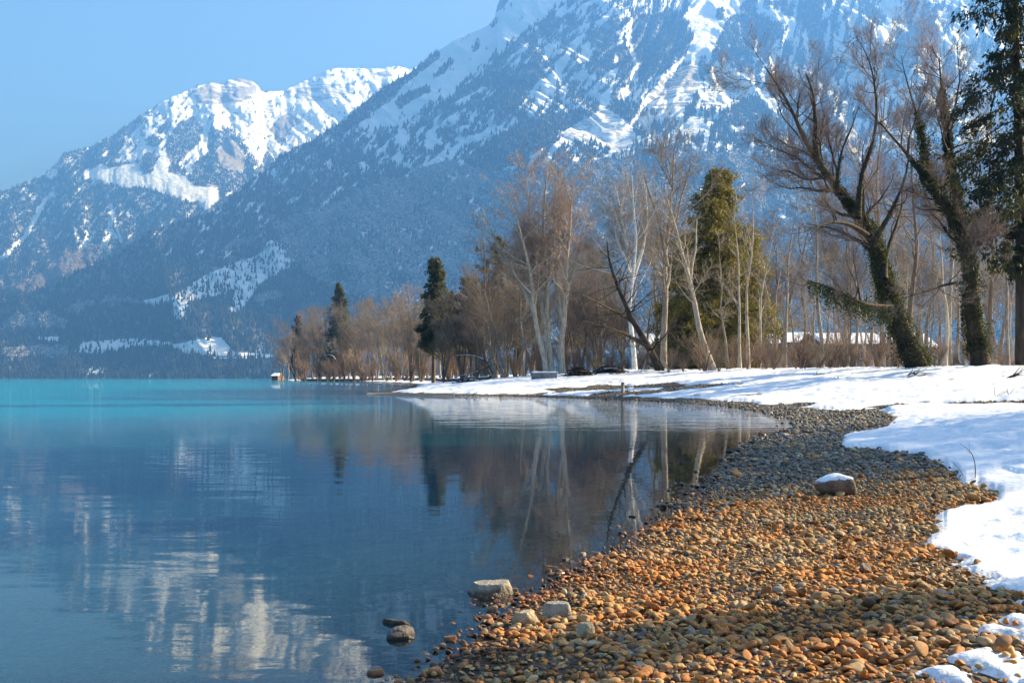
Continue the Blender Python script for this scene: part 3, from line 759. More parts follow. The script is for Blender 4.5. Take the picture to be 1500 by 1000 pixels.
# ------------------------------------------------------------------ trees
def unit(v): return v / (np.linalg.norm(v, axis=-1, keepdims=True) + 1e-9)

def tubes(P, Rr, k):
    """P (N,n,3), Rr (N,n) -> vertices, quads"""
    N, n, _ = P.shape
    T = unit(np.gradient(P, axis=1))
    ref = np.where(np.abs(T[:, :1, 2:]) > .8, np.array([1., .2, 0]), np.array([.1, .1, 1.]))
    U = unit(np.cross(T, np.broadcast_to(ref, T.shape))); Vv = np.cross(T, U)
    a = np.arange(k) / k * 2 * np.pi
    V = P[:, :, None] + Rr[:, :, None, None] * (np.cos(a)[None, None, :, None] * U[:, :, None] + np.sin(a)[None, None, :, None] * Vv[:, :, None])
    base = (np.arange(N) * n * k)[:, None, None]; i = np.arange(n - 1)[None, :, None] * k; s = np.arange(k)[None, None, :]; s2 = (s + 1) % k
    f = np.stack([base + i + s, base + i + s2, base + i + k + s2, base + i + k + s], -1).reshape(-1, 4)
    return V.reshape(-1, 3), f

def spawn(rng, P, Rr, per, t0, t1, ang, ln, npts, up=.1, wig=.15, ratio=.6, tip=.004, absl=None, flatten=1.):
    N, n, _ = P.shape
    L = np.linalg.norm(np.diff(P, axis=1), axis=-1).sum(1)
    w = L / L.mean(); cnt = np.maximum(1, rng.poisson(per * np.clip(w, .35, 2.2)))
    par = np.repeat(np.arange(N), cnt); M = len(par)
    t = t0 + (t1 - t0) * rng.random(M) ** .9
    q = t * (n - 1); i = np.minimum(q.astype(int), n - 2); fr = (q - i)[:, None]
    A, B = P[par, i], P[par, i + 1]
    p = A + (B - A) * fr; tan = unit(B - A)
    r0 = (Rr[par, i] * (1 - fr[:, 0]) + Rr[par, i + 1] * fr[:, 0])
    rv = unit(rng.normal(size=(M, 3)) * np.array([1, 1, flatten])); rv = unit(rv - (rv * tan).sum(1, keepdims=True) * tan)
    a = np.radians(rng.uniform(*ang, M))[:, None]
    d = unit(tan * np.cos(a) + rv * np.sin(a))
    l = (L[par] if absl is None else np.full(M, absl)) * rng.uniform(*ln, M) * (1.12 - .55 * t)
    out = np.empty((M, npts, 3)); out[:, 0] = p
    for k in range(1, npts):
        d = unit(d + rng.normal(0, wig, (M, 3)) + np.array([0, 0, up]))
        out[:, k] = out[:, k - 1] + d * (l / (npts - 1))[:, None]
    rs = np.clip(r0 * ratio, tip * 1.3, None)
    rad = rs[:, None] + (tip - rs)[:, None] * np.linspace(0, 1, npts)[None] ** .8
    return out, rad

def join(parts):
    V, Fq, o = [], [], 0
    for v, f in parts: V.append(v); Fq.append(f + o); o += len(v)
    return np.concatenate(V), np.concatenate(Fq)

def resample(pts, n):
    p = np.asarray(pts, float); s = np.concatenate([[0], np.cumsum(np.linalg.norm(np.diff(p[:, :3], axis=0), axis=1))])
    u = np.linspace(0, s[-1], n)
    out = np.stack([np.interp(u, s, p[:, k]) for k in range(p.shape[1])], -1)
    k = np.array([.25, .5, .25])
    q = out.copy(); q[1:-1] = .25 * out[:-2] + .5 * out[1:-1] + .25 * out[2:]
    return q

def bark_mat(name, c0, c1, scale=9., bands=False):
    k = NT(name); p = k.n('TexCoord').outputs['Object']
    nz = k.noise(k.scaled(p, (1, 1, .25 if not bands else 2.2)), scale, 5, .65)
    c = k.ramp(nz, [(.35, c0), (.65, c1)])
    if bands: c = k.mix(k.mapr(k.noise(k.scaled(p, (.6, .6, 3.)), 3.2, 4, .7), .58, .66), c, (.06, .05, .045))
    return k.done(k.bsdf(c, .85, k.bump(nz, .7, .03), .2))

def leaf_mat(name, c0, c1, rough=.6):
    k = NT(name); p = k.n('TexCoord').outputs['Object']
    c = k.ramp(k.noise(p, 2.2, 5, .7), [(.33, c0), (.66, c1)])
    d = k.bsdf(c, rough, None, .25)
    tr = k.n('BsdfTranslucent'); k.set(tr.inputs['Color'], k.mix(.5, c, (.10, .11, .02)))
    mx = k.n('MixShader'); mx.inputs[0].default_value = .3; k.set(mx.inputs[1], d); k.set(mx.inputs[2], tr.outputs[0])
    return k.done(mx.outputs[0])

def tree_mats():
    return dict(blush=bark_mat('twig_blush', (.25, .18, .145), (.45, .345, .28)), willow=bark_mat('twig_grey_red', (.11, .08, .066), (.27, .195, .16)),
        grey=bark_mat('bark_grey', (.15, .12, .095), (.36, .31, .25)), pale=bark_mat('bark_pale', (.28, .23, .17), (.56, .49, .39)),
        dark=bark_mat('bark_dark', (.022, .017, .013), (.075, .056, .040), 6.), brown=bark_mat('bark_brown', (.10, .07, .048), (.22, .16, .11)),
        birch=bark_mat('bark_birch', (.60, .55, .49), (.78, .74, .69), 4., True),
        pink=bark_mat('twig_reddish', (.22, .145, .115), (.38, .26, .205)), twig=bark_mat('twig_brown', (.13, .10, .075), (.31, .245, .185)), twigdark=bark_mat('twig_dark', (.06, .045, .035), (.15, .105, .075)),
        twigpale=bark_mat('twig_pale', (.28, .22, .165), (.44, .37, .29)), reed=bark_mat('shoot_red_brown', (.16, .105, .07), (.34, .24, .165)),
        spruce=leaf_mat('needles_dark', (.035, .048, .017), (.17, .15, .042)), gold=leaf_mat('needles_golden', (.09, .085, .018), (.40, .30, .05)), pine=leaf_mat('needles_pine', (.06, .06, .032), (.17, .145, .075)),
        black=leaf_mat('needles_black_green', (.010, .017, .010), (.035, .042, .018)), ivy=leaf_mat('ivy_leaves', (.014, .026, .008), (.04, .05, .015), .75), ivyolive=leaf_mat('ivy_leaves_olive', (.05, .06, .014), (.13, .13, .03), .75))  # two ivy leaf colours: dark green and olive

def finish_bare(root, rng, stems, mt, mtw, lv, fine=1., flatten=1., upward=1., nosub=False):
    """stems (list of (n,4) x y z r) -> trunk part with its limbs, crown part of twigs"""
    trunk, crown = [], []
    S = [resample(s, 18) for s in stems]
    SP = np.stack([s[:, :3] for s in S]); SR = np.stack([s[:, 3] for s in S])
    trunk.append(tubes(SP, SR, 9))
    P, Rr = SP, SR
    for i, (per, t0, t1, ang, ln, npts, up, wig, ratio, tip, k) in enumerate(lv):
        P, Rr = spawn(rng, P, Rr, per, t0, t1, ang, ln, npts, up * upward, wig, ratio, tip, flatten=flatten)
        (trunk if i == 0 else crown).append(tubes(P, Rr, k))
        last = (P, Rr)
    v, f = join(trunk); mesh_np('trunk', v, f, mt, True, parent=root)
    v, f = join(crown); mesh_np('crown', v, f, mtw, True, parent=root)
    return root

LV_TALL = [(16, .30, 1., (18, 48), (.22, .48), 7, .10, .10, .50, .012, 6), (8, .15, 1., (22, 55), (.28, .6), 6, .07, .13, .55, .007, 4), (6, .12, 1., (22, 60), (.3, .65), 5, .05, .16, .6, .005, 3), (4.5, .1, 1., (22, 60), (.35, .75), 4, .04, .18, .65, .0035, 3)]
LV_MID = [(14, .25, 1., (25, 60), (.2, .45), 6, .09, .12, .5, .011, 5), (7, .12, 1., (25, 60), (.3, .62), 5, .06, .15, .55, .007, 4), (5.5, .1, 1., (25, 62), (.35, .7), 4, .05, .18, .6, .005, 3), (3.5, .1, 1., (22, 60), (.4, .8), 3, .04, .2, .65, .004, 3)]
LV_SLIM = [(16, .35, 1., (22, 55), (.10, .26), 5, .08, .13, .45, .009, 4), (5, .1, 1., (25, 60), (.35, .7), 4, .05, .16, .55, .006, 3), (4, .1, 1., (25, 60), (.4, .8), 4, .05, .18, .6, .0045, 3)]
LV_BIRCH = [(15, .35, 1., (16, 40), (.22, .42), 7, .05, .10, .45, .010, 5), (8, .15, 1., (25, 60), (.28, .6), 6, -.02, .12, .45, .005, 3), (7, .1, 1., (25, 65), (.35, .75), 5, -.10, .14, .5, .003, 3), (3, .2, 1., (20, 50), (.5, .9), 4, -.10, .14, .6, .0025, 3)]

def proto_stems(rng, H, r, n, spread, forks=True):
    out = []
    for i in range(n):
        a = rng.uniform(0, 6.283) ; lean = spread * rng.uniform(.35, 1.)
        top = np.array([math.cos(a) * lean * H, math.sin(a) * lean * H, H * rng.uniform(.82, 1.)])
        pts = []
        for t in np.linspace(0, 1, 8):
            w = rng.normal(0, .012, 2) * H * (0 if t == 0 else 1)
            pts.append((top[0] * t ** 1.2 + w[0], top[1] * t ** 1.2 + w[1], top[2] * t - .15 * (t == 0), r * (1 - t) ** .9 + .012))
        out.append(np.array(pts))
    return out

def path_stem(path, Y, drift, rng):
    """(px, py, radius px) list at distance Y; drift lets a limb come nearer or go farther"""
    n = len(path); out = []
    for i, (px, py, r) in enumerate(path):
        y = Y + drift * (i / max(1, n - 1)); out.append((*W(px, py, y), r / F * y))
    return np.array(out)

def wiggle(s, rng, n=16):
    q = resample(s, n); t = np.linspace(0, 1, n); L = np.linalg.norm(s[-1, :3] - s[0, :3])
    for f in (2., 4.5, 9.):
        q[:, :3] += np.sin(t[:, None] * f * 3.1 + rng.uniform(0, 6, 3)) * (L * .022 / f) * np.minimum(t * 4, 1)[:, None] * np.array([1, 1, .4])
    return q

def path_tree(name, label, cat, Y, base, paths, mt, mtw, lv, seed, group=None, upward=1., thin=.8, slim=.25):
    """base (px, r px): foot of the tree on the ground at distance Y"""
    rng = np.random.default_rng(seed)
    bx = (base[0] - CX) / F * Y; bz = float(ground_h(np.array([bx]), np.array([Y]))[0])
    root = empty(name, (bx, Y, bz)); tag(root, label, cat, group)
    stems = []
    for path, drift in paths:
        s = path_stem(path, Y, drift, rng)
        s = wiggle(s, rng); s[:, 3] *= thin * (1 - slim * np.linspace(0, 1, len(s)))
        if path[0][1] > 525:                           # a stem rising from the ground: flared foot
            s[0, 2] = bz + .35; s = np.concatenate([[(s[0, 0] + (s[0, 0] - s[1, 0]) * .1, s[0, 1], bz - .25, s[0, 3] * 1.25)], s])
        s[:, :3] -= np.array([bx, Y, bz]); stems.append(s)
    finish_bare(root, rng, stems, mt, mtw, lv, upward=upward)
    return root, stems

def foliage(rng, P, out, size, n, droop=.4, jit=.12):
    """small needle sprays along branch lines P (N,k,3): two-triangle blades"""
    N, k, _ = P.shape
    par = rng.integers(0, N, n); q = rng.random(n) ** .7 * (k - 1); i = np.minimum(q.astype(int), k - 2); fr = (q - i)[:, None]
    A, B = P[par, i], P[par, i + 1]
    c = A + (B - A) * fr + rng.normal(0, jit, (n, 3))
    d = unit(unit(B - A) * .6 + rng.normal(0, .55, (n, 3)) + np.array([0, 0, -droop]))
    s = np.cross(d, unit(rng.normal(size=(n, 3)))); s = unit(s)
    l = (size * rng.uniform(.55, 1.3, n))[:, None]; w = l * rng.uniform(.13, .26, n)[:, None]
    V = np.stack([c, c + d * l * .45 + s * w, c + d * l, c + d * l * .45 - s * w], 1)
    return V.reshape(-1, 3), (np.arange(n)[:, None] * 4 + np.arange(4)[None])

def conifer(name, label, cat, loc, H, rad, mt, mleaf, seed, whorls=30, per=6, size=.42, n=14000, droop=.25, start=.08, power=.8, ragged=.25, group=None, trunk_r=None, crown_name='crown'):
    rng = np.random.default_rng(seed)
    root = empty(name, loc); tag(root, label, cat, group)
    r = trunk_r or H * .016
    tr = np.array([(.02 * H * math.sin(t * 3 + seed) * t, .015 * H * math.cos(t * 2 + seed) * t, H * t - .2 * (t == 0), r * (1 - t) ** .8 + .01) for t in np.linspace(0, 1, 12)])
    parts = [tubes(tr[None, :, :3], tr[None, :, 3], 8)]
    nb = whorls * per
    t = start + (1 - start) * (np.repeat(np.arange(whorls), per) + rng.random(nb) * .8) / whorls; t = np.clip(t, 0, .99)
    az = rng.uniform(0, 6.283, nb)
    prof = np.clip((1 - t) ** power, .02, 1) * np.clip((t - start) / .10 + .55, 0, 1)
    ln = rad * prof * rng.uniform(1 - ragged * 1.6, 1 + ragged * .6, nb) + min(.12, rad * .5)
    p0 = np.stack([np.interp(t, np.linspace(0, 1, 12), tr[:, 0]), np.interp(t, np.linspace(0, 1, 12), tr[:, 1]), t * H], -1)
    pts = 6; P = np.empty((nb, pts, 3)); P[:, 0] = p0
    el = np.radians(30 * t - 12 + rng.normal(0, 8, nb))
    for k in range(1, pts):
        e2 = el - droop * (k / pts) * 1.6 + (.55 * droop * (k / pts) ** 3 * 2)
        d = np.stack([np.cos(az) * np.cos(e2), np.sin(az) * np.cos(e2), np.sin(e2)], -1) + rng.normal(0, .05, (nb, 3))
        P[:, k] = P[:, k - 1] + d * (ln / (pts - 1))[:, None]
    rr = np.clip(ln * .014, .008, .06)[:, None] * np.linspace(1, .25, pts)[None]
    parts.append(tubes(P, rr, 3))
    v, f = join(parts); mesh_np('trunk', v, f, mt, True, parent=root)
    # side twigs carry the sprays
    tw, twr = spawn(rng, P, rr, 6, .15, 1., (35, 70), (.25, .5), 3, -.06, .1, .5, .004, flatten=.35)
    Pl = np.concatenate([resample_lines(P, 3), tw])
    wgt = n
    v, f = foliage(rng, Pl, None, size, wgt, droop, .05 + .02 * rad)
    mesh_np(crown_name, v, f, mleaf, False, parent=root)
    return root

def resample_lines(P, n):
    k = P.shape[1]; q = np.linspace(0, k - 1, n); i = np.minimum(q.astype(int), k - 2); fr = (q - i)[None, :, None]
    return P[:, i] * (1 - fr) + P[:, i + 1] * fr

def ivy(root, stems, rng, n, mat, t0=0., t1=1., thick=.18, size=.11, name='ivy', tufts=0., taper=.75):
    Vs = []
    tot = sum(np.linalg.norm(np.diff(s[:, :3], axis=0), axis=1).sum() for s in stems)
    for s in stems:
        q = resample(s, 40); L = np.linalg.norm(np.diff(s[:, :3], axis=0), axis=1).sum()
        m = max(10, int(n * L / tot))
        t = t0 + (t1 - t0) * rng.random(m) ** 1.35
        clump = np.clip(.7 + 2.4 * perlin(t * 17, t * 0 + len(Vs), 5 + len(Vs)), .05, 2.6)
        i = np.minimum((t * 39).astype(int), 38)
        p = q[i, :3] + (q[i + 1, :3] - q[i, :3]) * (t * 39 - i)[:, None]; r = q[i, 3]
        dr = unit(rng.normal(size=(m, 3)) * np.array([1, 1, .5]))
        c = p + dr * (r + np.abs(rng.normal(0, thick, m)) * clump * (1.15 - taper * t))[:, None] + np.array([0, 0, -1]) * (np.abs(rng.normal(0, tufts, m)) if tufts else 0 * t)[:, None]
        d = unit(dr + rng.normal(0, .7, (m, 3)) + np.array([0, 0, -.5])); sd = unit(np.cross(d, rng.normal(size=(m, 3))))
        l = (size * rng.uniform(.6, 1.35, m))[:, None]
        Vs.append(np.stack([c, c + d * l * .5 + sd * l * .42, c + d * l, c + d * l * .5 - sd * l * .42], 1).reshape(-1, 3))
    V = np.concatenate(Vs)
    mesh_np(name, V, np.arange(len(V)).reshape(-1, 4), mat, False, parent=root)

def at_ground(px, Y):
    x = (px - CX) / F * Y; return (x, Y, float(ground_h(np.array([x]), np.array([Y]))[0]))

def place(proto, used, px, Y, top, label, group, rng, wide=1.):
    """stand a copy of a tree so its top reaches the height seen at py = top"""
    loc = at_ground(px, Y); H = W(px, top, Y)[2] - loc[2]
    if proto.name in used: o = copy_tree(proto)
    else: o = proto; used.add(proto.name)
    s = H / proto['tall']; o.location = loc; o.rotation_euler = (0, 0, rng.uniform(0, 6.28)); o.scale = (s * wide, s * wide, s)
    tag(o, label, None, group)
    return o

def build_trees():
    T = tree_mats(); rng = np.random.default_rng(77)
    # ---- the two big ivy-clad willows
    Y = 45.
    a = [([(1344, 540, 17), (1333, 510, 17), (1319, 476, 17), (1296, 409, 16), (1280, 358, 15), (1257, 319, 13), (1235, 286, 11), (1207, 252, 9), (1184, 224, 7.5), (1170, 190, 6), (1162, 162, 5), (1140, 129, 3), (1126, 98, 1.2)], 3.),
         ([(1212, 256, 7), (1198, 240, 6.5), (1190, 215, 6), (1197, 179, 5), (1193, 134, 3.5), (1181, 110, 2.5)], -2.5),
         ([(1257, 319, 6), (1260, 291, 5), (1268, 246, 4.5), (1280, 190, 4), (1282, 134, 3), (1271, 90, 2), (1257, 52, .8)], 2.),
         ([(1228, 280, 4), (1226, 255, 3.2), (1231, 224, 2.6), (1250, 180, 2), (1262, 150, 1)], -2.), ([(1280, 358, 6), (1292, 335, 5), (1304, 310, 4), (1321, 269, 3), (1332, 225, 2), (1338, 180, 1)], -3.),
         ([(1270, 345, 6), (1245, 328, 4.5), (1222, 324, 3.5), (1198, 330, 2.5), (1176, 342, 1.2)], -3.), ([(1306, 450, 6), (1280, 448, 5), (1248, 436, 4), (1215, 424, 3), (1180, 410, 1.5)], -5.),
         ([(1296, 409, 6), (1300, 370, 4.5), (1312, 330, 3.6), (1318, 300, 3), (1325, 270, 1.5)], 4.)]
    lvw = [(14, .30, 1., (25, 70), (.10, .36), 9, .07, .17, .46, .009, 5), (8, .2, 1., (20, 50), (.28, .6), 7, .10, .14, .45, .005, 4), (6, .15, 1., (18, 50), (.35, .75), 5, .08, .14, .5, .0036, 3), (3., .1, 1., (18, 50), (.4, .8), 4, .05, .14, .6, .003, 3)]
    w1, st1 = path_tree('willow', 'big dark ivy-clad willow leaning over to the lake side, one limb broken low', 'tree', Y, (1341, 20), a, T['dark'], T['willow'], lvw, 5, slim=.5)
    ivy(w1, [st1[0][:11]], rng, 16000, T['ivy'], .05, .95, .15, .075); ivy(w1, [st1[6]], rng, 4200, T['ivy'], .05, 1., .11, .075, 'ivy', .38)
    ivy(w1, [st1[0][4:9]], np.random.default_rng(8), 3500, T['ivyolive'], .0, .7, .28, .07, 'ivy_tips')
    ivy(w1, [s[:10] for s in st1[1:5]], rng, 2500, T['ivy'], .0, .7, .05, .06, 'ivy')
    Y = 43.
    b = [([(1437, 540, 17), (1434, 505, 15.5), (1426, 437, 14.5), (1415, 364, 13), (1399, 322, 11), (1371, 284, 9), (1343, 254, 7), (1315, 212, 4.5), (1291, 179, 2.5)], -3.),
         ([(1403, 330, 8), (1401, 300, 7.5), (1393, 246, 7), (1387, 185, 6), (1381, 134, 4), (1373, 84, 2)], 2.), ([(1372, 286, 5), (1360, 258, 4.5), (1350, 220, 4), (1342, 180, 3.4), (1334, 130, 2.2), (1322, 80, 1)], 2.5),
         ([(1420, 412, 4), (1392, 414, 3.2), (1372, 420, 2.6), (1350, 430, 2), (1322, 439, 1)], -4.), ([(1412, 356, 5), (1432, 320, 4), (1446, 290, 3.2), (1458, 262, 2), (1466, 240, 1)], -3.),
         ([(1388, 190, 3.5), (1400, 150, 2.5), (1405, 110, 1.5), (1404, 70, .8)], 1.)]
    w2, st2 = path_tree('willow', 'dark willow whose trunk forks into a bare limb and an upright column of ivy', 'tree', Y, (1437, 17), b, T['dark'], T['willow'], lvw, 6, slim=.5)
    ivy(w2, [st2[0][:15]], rng, 11000, T['ivy'], .10, .95, .13, .075); ivy(w2, [st2[1]], rng, 10000, T['ivy'], .02, .8, .13, .075); ivy(w2, [st2[2]], np.random.default_rng(9), 6000, T['ivyolive'], .05, .6, .22, .075, 'ivy_tips')
    # ---- spruce at the frame's right edge and the evergreens
    conifer('spruce', 'tall dark drooping spruce beside the ivy willows, its top out of sight', 'tree', at_ground(1496, 40.), 23., 2.5, T['dark'], T['black'], 3, 40, 4, .19, 40000, .8, .17, .30, .75, trunk_r=.24)
    conifer('yew', 'broad evergreen with golden sunlit foliage behind thin bare stems', 'tree', at_ground(1052, 76.), 15.3, 4.6, T['dark'], T['gold'], 4, 40, 9, .27, 85000, .28, .05, .56, .45)
    conifer('yew', 'lower dark evergreen half hidden behind the golden one', 'tree', at_ground(1005, 84.), 11.5, 3.2, T['dark'], T['spruce'], 14, 26, 7, .28, 34000, .35, .06, .5, .45)
    conifer('yew', 'small olive evergreen at the golden one\'s sunny side', 'tree', at_ground(1098, 79.), 10.5, 2.3, T['dark'], T['gold'], 24, 24, 6, .27, 24000, .35, .06, .5, .45)
    conifer('spruce', 'slender spruce with lit tip standing above the brown thicket', 'tree', at_ground(635, 122.), 15.2, 2.1, T['brown'], T['spruce'], 6, 30, 7, .34, 24000, .35, .30, .42, .4)
    conifer('spruce', 'dark spruce rising among bare trees on the point', 'tree', at_ground(498, 272.), 26.2, 5.4, T['brown'], T['spruce'], 7, 30, 7, .7, 18000, .3, .10, .72, .25)
    conifer('spruce', 'small dark spruce at the tip of the wooded point', 'tree', at_ground(438, 318.), 20.5, 4.0, T['brown'], T['black'], 9, 22, 6, .75, 8000, .3, .2, .7, .3)
    for px, Yp, top, rad, sd, lab in ((726, 98., 348, 2.9, 31, 'dark spreading pine behind the big many-stemmed tree'), (690, 104., 410, 2.2, 32, 'ragged dark pine next to the slender spruce'), (762, 108., 385, 2.6, 33, 'olive pine crowded between bare trunks'), (872, 104., 365, 2.8, 34, 'olive pine seen between the many-stemmed tree and the birch'), (660, 118., 430, 2.4, 35, 'low ragged pine beside the slender spruce\'s foot'), (850, 112., 400, 3., 36, 'smaller olive pine under the birch')):
        loc = at_ground(px, Yp); H = W(px, top, Yp)[2] - loc[2]
        conifer('pine', lab, 'tree', loc, H, rad, T['brown'], T['pine'], sd, 18, 6, .28, 12000, .05, .28, .30, .8)
    # ---- single bare trees that stand out
    path_tree('bare_tree', 'large pale many-stemmed bare tree with pinkish twigs, tallest in mid shore', 'tree', 72., (806, 8),
              [([(808, 545, 7), (803, 510, 6.4), (799, 460, 5.6), (797, 400, 4.6), (799, 320, 3.2), (803, 248, 1.4)], 1.5), ([(801, 545, 6), (793, 500, 5.4), (785, 450, 4.8), (777, 400, 4), (760, 340, 2.6), (742, 285, 1)], -3.),
               ([(824, 545, 7), (821, 495, 6), (824, 440, 5.2), (831, 380, 4), (838, 320, 2.6), (844, 264, 1)], -2.), ([(798, 480, 4.2), (790, 430, 3.8), (783, 370, 3), (776, 310, 2), (770, 258, .8)], 3.), ([(822, 470, 4.2), (815, 400, 3.6), (817, 330, 2.6), (823, 256, 1)], 3.), ([(800, 460, 3.6), (808, 390, 3), (812, 320, 2.2), (812, 252, .9)], -2.), ([(788, 470, 3.6), (768, 430, 3), (745, 385, 2.4), (722, 340, 1.6), (706, 305, .8)], 2.), ([(826, 440, 3.4), (842, 395, 2.8), (853, 350, 2), (858, 300, .8)], 2.)],
              T['pale'], T['blush'], [(20, .36, 1., (24, 60), (.16, .38), 8, .05, .13, .5, .012, 5), (8, .15, 1., (26, 62), (.28, .6), 6, .03, .15, .55, .007, 4), (6, .12, 1., (25, 62), (.3, .65), 5, .02, .17, .6, .005, 3), (2.6, .1, 1., (22, 60), (.35, .75), 4, .02, .18, .6, .004, 3)], 51, thin=.74)
    path_tree('birch', 'white-stemmed birch with forked crown glowing against the mountain', 'tree', 63., (928, 5),
              [([(930, 545, 4.5), (927, 480, 4), (922, 410, 3.6), (914, 350, 2.8), (907, 300, 2), (900, 268, .9)], 1.), ([(924, 430, 3.2), (930, 360, 2.6), (930, 300, 1.9), (926, 258, .9)], -1.5), ([(925, 420, 3), (942, 365, 2.5), (947, 310, 1.8), (949, 270, .8)], 2.), ([(922, 400, 2.4), (905, 350, 2), (897, 315, 1.4), (893, 290, .7)], 2.)],
              T['birch'], T['twigpale'], LV_BIRCH, 52, thin=.85)
    lvl = [(14, .12, 1., (40, 85), (.15, .42), 7, -.04, .10, .42, .012, 4), (6, .15, 1., (25, 60), (.3, .6), 5, .0, .14, .5, .007, 3), (4.5, .1, 1., (25, 60), (.35, .7), 4, .0, .16, .6, .005, 3)]
    path_tree('bare_tree', 'dark bare tree leaning over to the lake with drooping boughs', 'tree', 56., (967, 10), [([(967, 545, 8.5), (955, 520, 7.5), (938, 492, 6), (922, 458, 5), (908, 425, 4), (897, 390, 3), (888, 355, 1.5)], -2.), ([(945, 505, 4), (915, 488, 3.2), (885, 478, 2.2), (855, 470, 1)], -5.), ([(930, 475, 3.4), (900, 455, 2.6), (872, 440, 1.6), (850, 432, .8)], -6.)], T['dark'], T['twigdark'], lvl, 53)
    path_tree('bare_tree', 'tall grey bare tree with open forked crown left of the golden evergreen', 'tree', 66., (972, 7), [([(972, 545, 6.5), (970, 480, 6), (975, 420, 5), (982, 350, 4), (984, 280, 2.8), (986, 215, 1)], 1.), ([(978, 390, 3.6), (965, 330, 3), (952, 280, 2), (942, 245, 1)], -2.), ([(983, 345, 3), (1000, 290, 2.2), (1012, 240, 1)], 2.)], T['grey'], T['twig'], LV_MID, 54)
    path_tree('bare_tree', 'sunlit bare tree leaning outwards in front of the golden evergreen', 'tree', 57., (1042, 8), [([(1044, 546, 7), (1033, 510, 6), (1017, 455, 5.2), (1003, 390, 4), (992, 335, 2.8), (976, 285, 1)], -1.5), ([(1010, 420, 3), (1018, 370, 2.4), (1020, 320, 1)], 1.)], T['pale'], T['twigpale'], LV_SLIM, 55)
    for i, (px, tx, top, Yp, r, mt, lab) in enumerate(((1084, 1078, 300, 60, 3.2, 'pale', 'straight pale stem in front of the golden evergreen'), (1096, 1104, 270, 61, 3.4, 'pale', 'pale stem on the golden evergreen\'s sunny side'), (1112, 1132, 330, 60, 2.8, 'pale', 'thin pale stem leaning away from the golden evergreen'),
                                                      (1066, 1052, 360, 58, 2.6, 'grey', 'thin crooked stem before the golden evergreen'), (1150, 1165, 290, 62, 3., 'grey', 'thin grey tree between evergreen and willow'), (1204, 1186, 260, 64, 4., 'grey', 'pale grey tree under the willow\'s bare limb'),
                                                      (1252, 1262, 300, 66, 3., 'grey', 'grey stem behind the broken limb'), (1336, 1336, 190, 56, 6., 'brown', 'straight dark stem between the two ivy willows'), (1384, 1378, 300, 56, 4.4, 'pale', 'pale thin trunk behind the forked willow\'s low limb'),
                                                      (1402, 1412, 330, 54, 3.6, 'grey', 'slim grey trunk close by the forked willow'), (1449, 1452, 175, 50, 5., 'brown', 'straight mossy trunk between forked willow and dark spruce'), (1476, 1470, 250, 50, 3.6, 'grey', 'slim trunk just before the dark spruce'),
                                                      (880, 870, 350, 86, 3., 'grey', 'slender bare tree left of the birch'), (960, 955, 300, 86, 3., 'grey', 'slender bare tree close to the birch'), (712, 706, 350, 92, 3.4, 'brown', 'bare tree among the dark pines'), (1292, 1288, 62, 66, 4.6, 'grey', 'tall poplar with reddish top behind the leaning willow'), (1392, 1386, 70, 62, 4.4, 'grey', 'tall poplar with reddish top behind the forked willow'), (1430, 1428, 300, 66, 3., 'grey', 'thin grey tree in the gap before the dark spruce'))):
        n = 5; g = np.random.default_rng(300 + i)
        path = [(px + (tx - px) * (t ** 1.3) + (g.normal(0, 2.5) if 0 < t < 1 else 0), 545 + (top - 545) * t, r * (1 - t) ** .8 + .3) for t in np.linspace(0, 1, 7)]
        path_tree('bare_tree', lab, 'tree', float(Yp), (px, r), [(path, g.uniform(-1, 1))], T[mt], T['pink'] if 'poplar' in lab else T[('twig', 'twigpale')[i % 2]], LV_SLIM if 'poplar' not in lab else LV_TALL, 320 + i)
    # ---- kinds that repeat
    def proto(name, cat, H, n, r, spread, mt, mtw, lv, seed):
        g = np.random.default_rng(seed); o = empty(name, (0, 0, 0)); tag(o, 'x', cat); o['tall'] = H
        finish_bare(o, g, proto_stems(g, H * .93, r, n, spread), T[mt], T[mtw], lv); return o
    rnd = [proto('bare_tree', 'tree', 14., 3, .17, .22, 'grey', 'twig', LV_MID, 61), proto('bare_tree', 'tree', 14., 2, .16, .15, 'brown', 'pink', LV_MID, 62), proto('bare_tree', 'tree', 15., 4, .15, .26, 'brown', 'twig', LV_MID, 63), proto('bare_tree', 'tree', 15., 1, .2, .10, 'grey', 'twigpale', LV_MID, 64)]
    slim = [proto('bare_tree', 'tree', 15., 1, .13, .08, 'grey', 'twigpale', LV_SLIM, 65), proto('bare_tree', 'tree', 15., 2, .11, .12, 'pale', 'twig', LV_SLIM, 66), proto('bare_tree', 'tree', 15., 1, .12, .1, 'brown', 'pink', LV_SLIM, 67)]
    LV_SH = [(6, .05, 1., (12, 40), (.3, .6), 5, .12, .14, .6, .005, 3), (4, .1, 1., (15, 45), (.35, .7), 4, .1, .16, .6, .0035, 3), (2.5, .1, 1., (15, 45), (.4, .8), 3, .08, .18, .7, .003, 3)]
    shr = [proto('bush', 'bush', 2.6, 11, .014, .42, 'reed', 'reed', LV_SH, 71), proto('bush', 'bush', 2.6, 9, .016, .5, 'brown', 'twig', LV_SH, 72), proto('bush', 'bush', 2.6, 12, .012, .3, 'reed', 'pink', LV_SH, 73)]
    used = set()
    # trees of the point and the thicket, from its tip to the pines
    K = ['grey rounded bare tree', 'slim red-brown bare tree', 'brown spreading bare tree', 'pale grey bare tree']
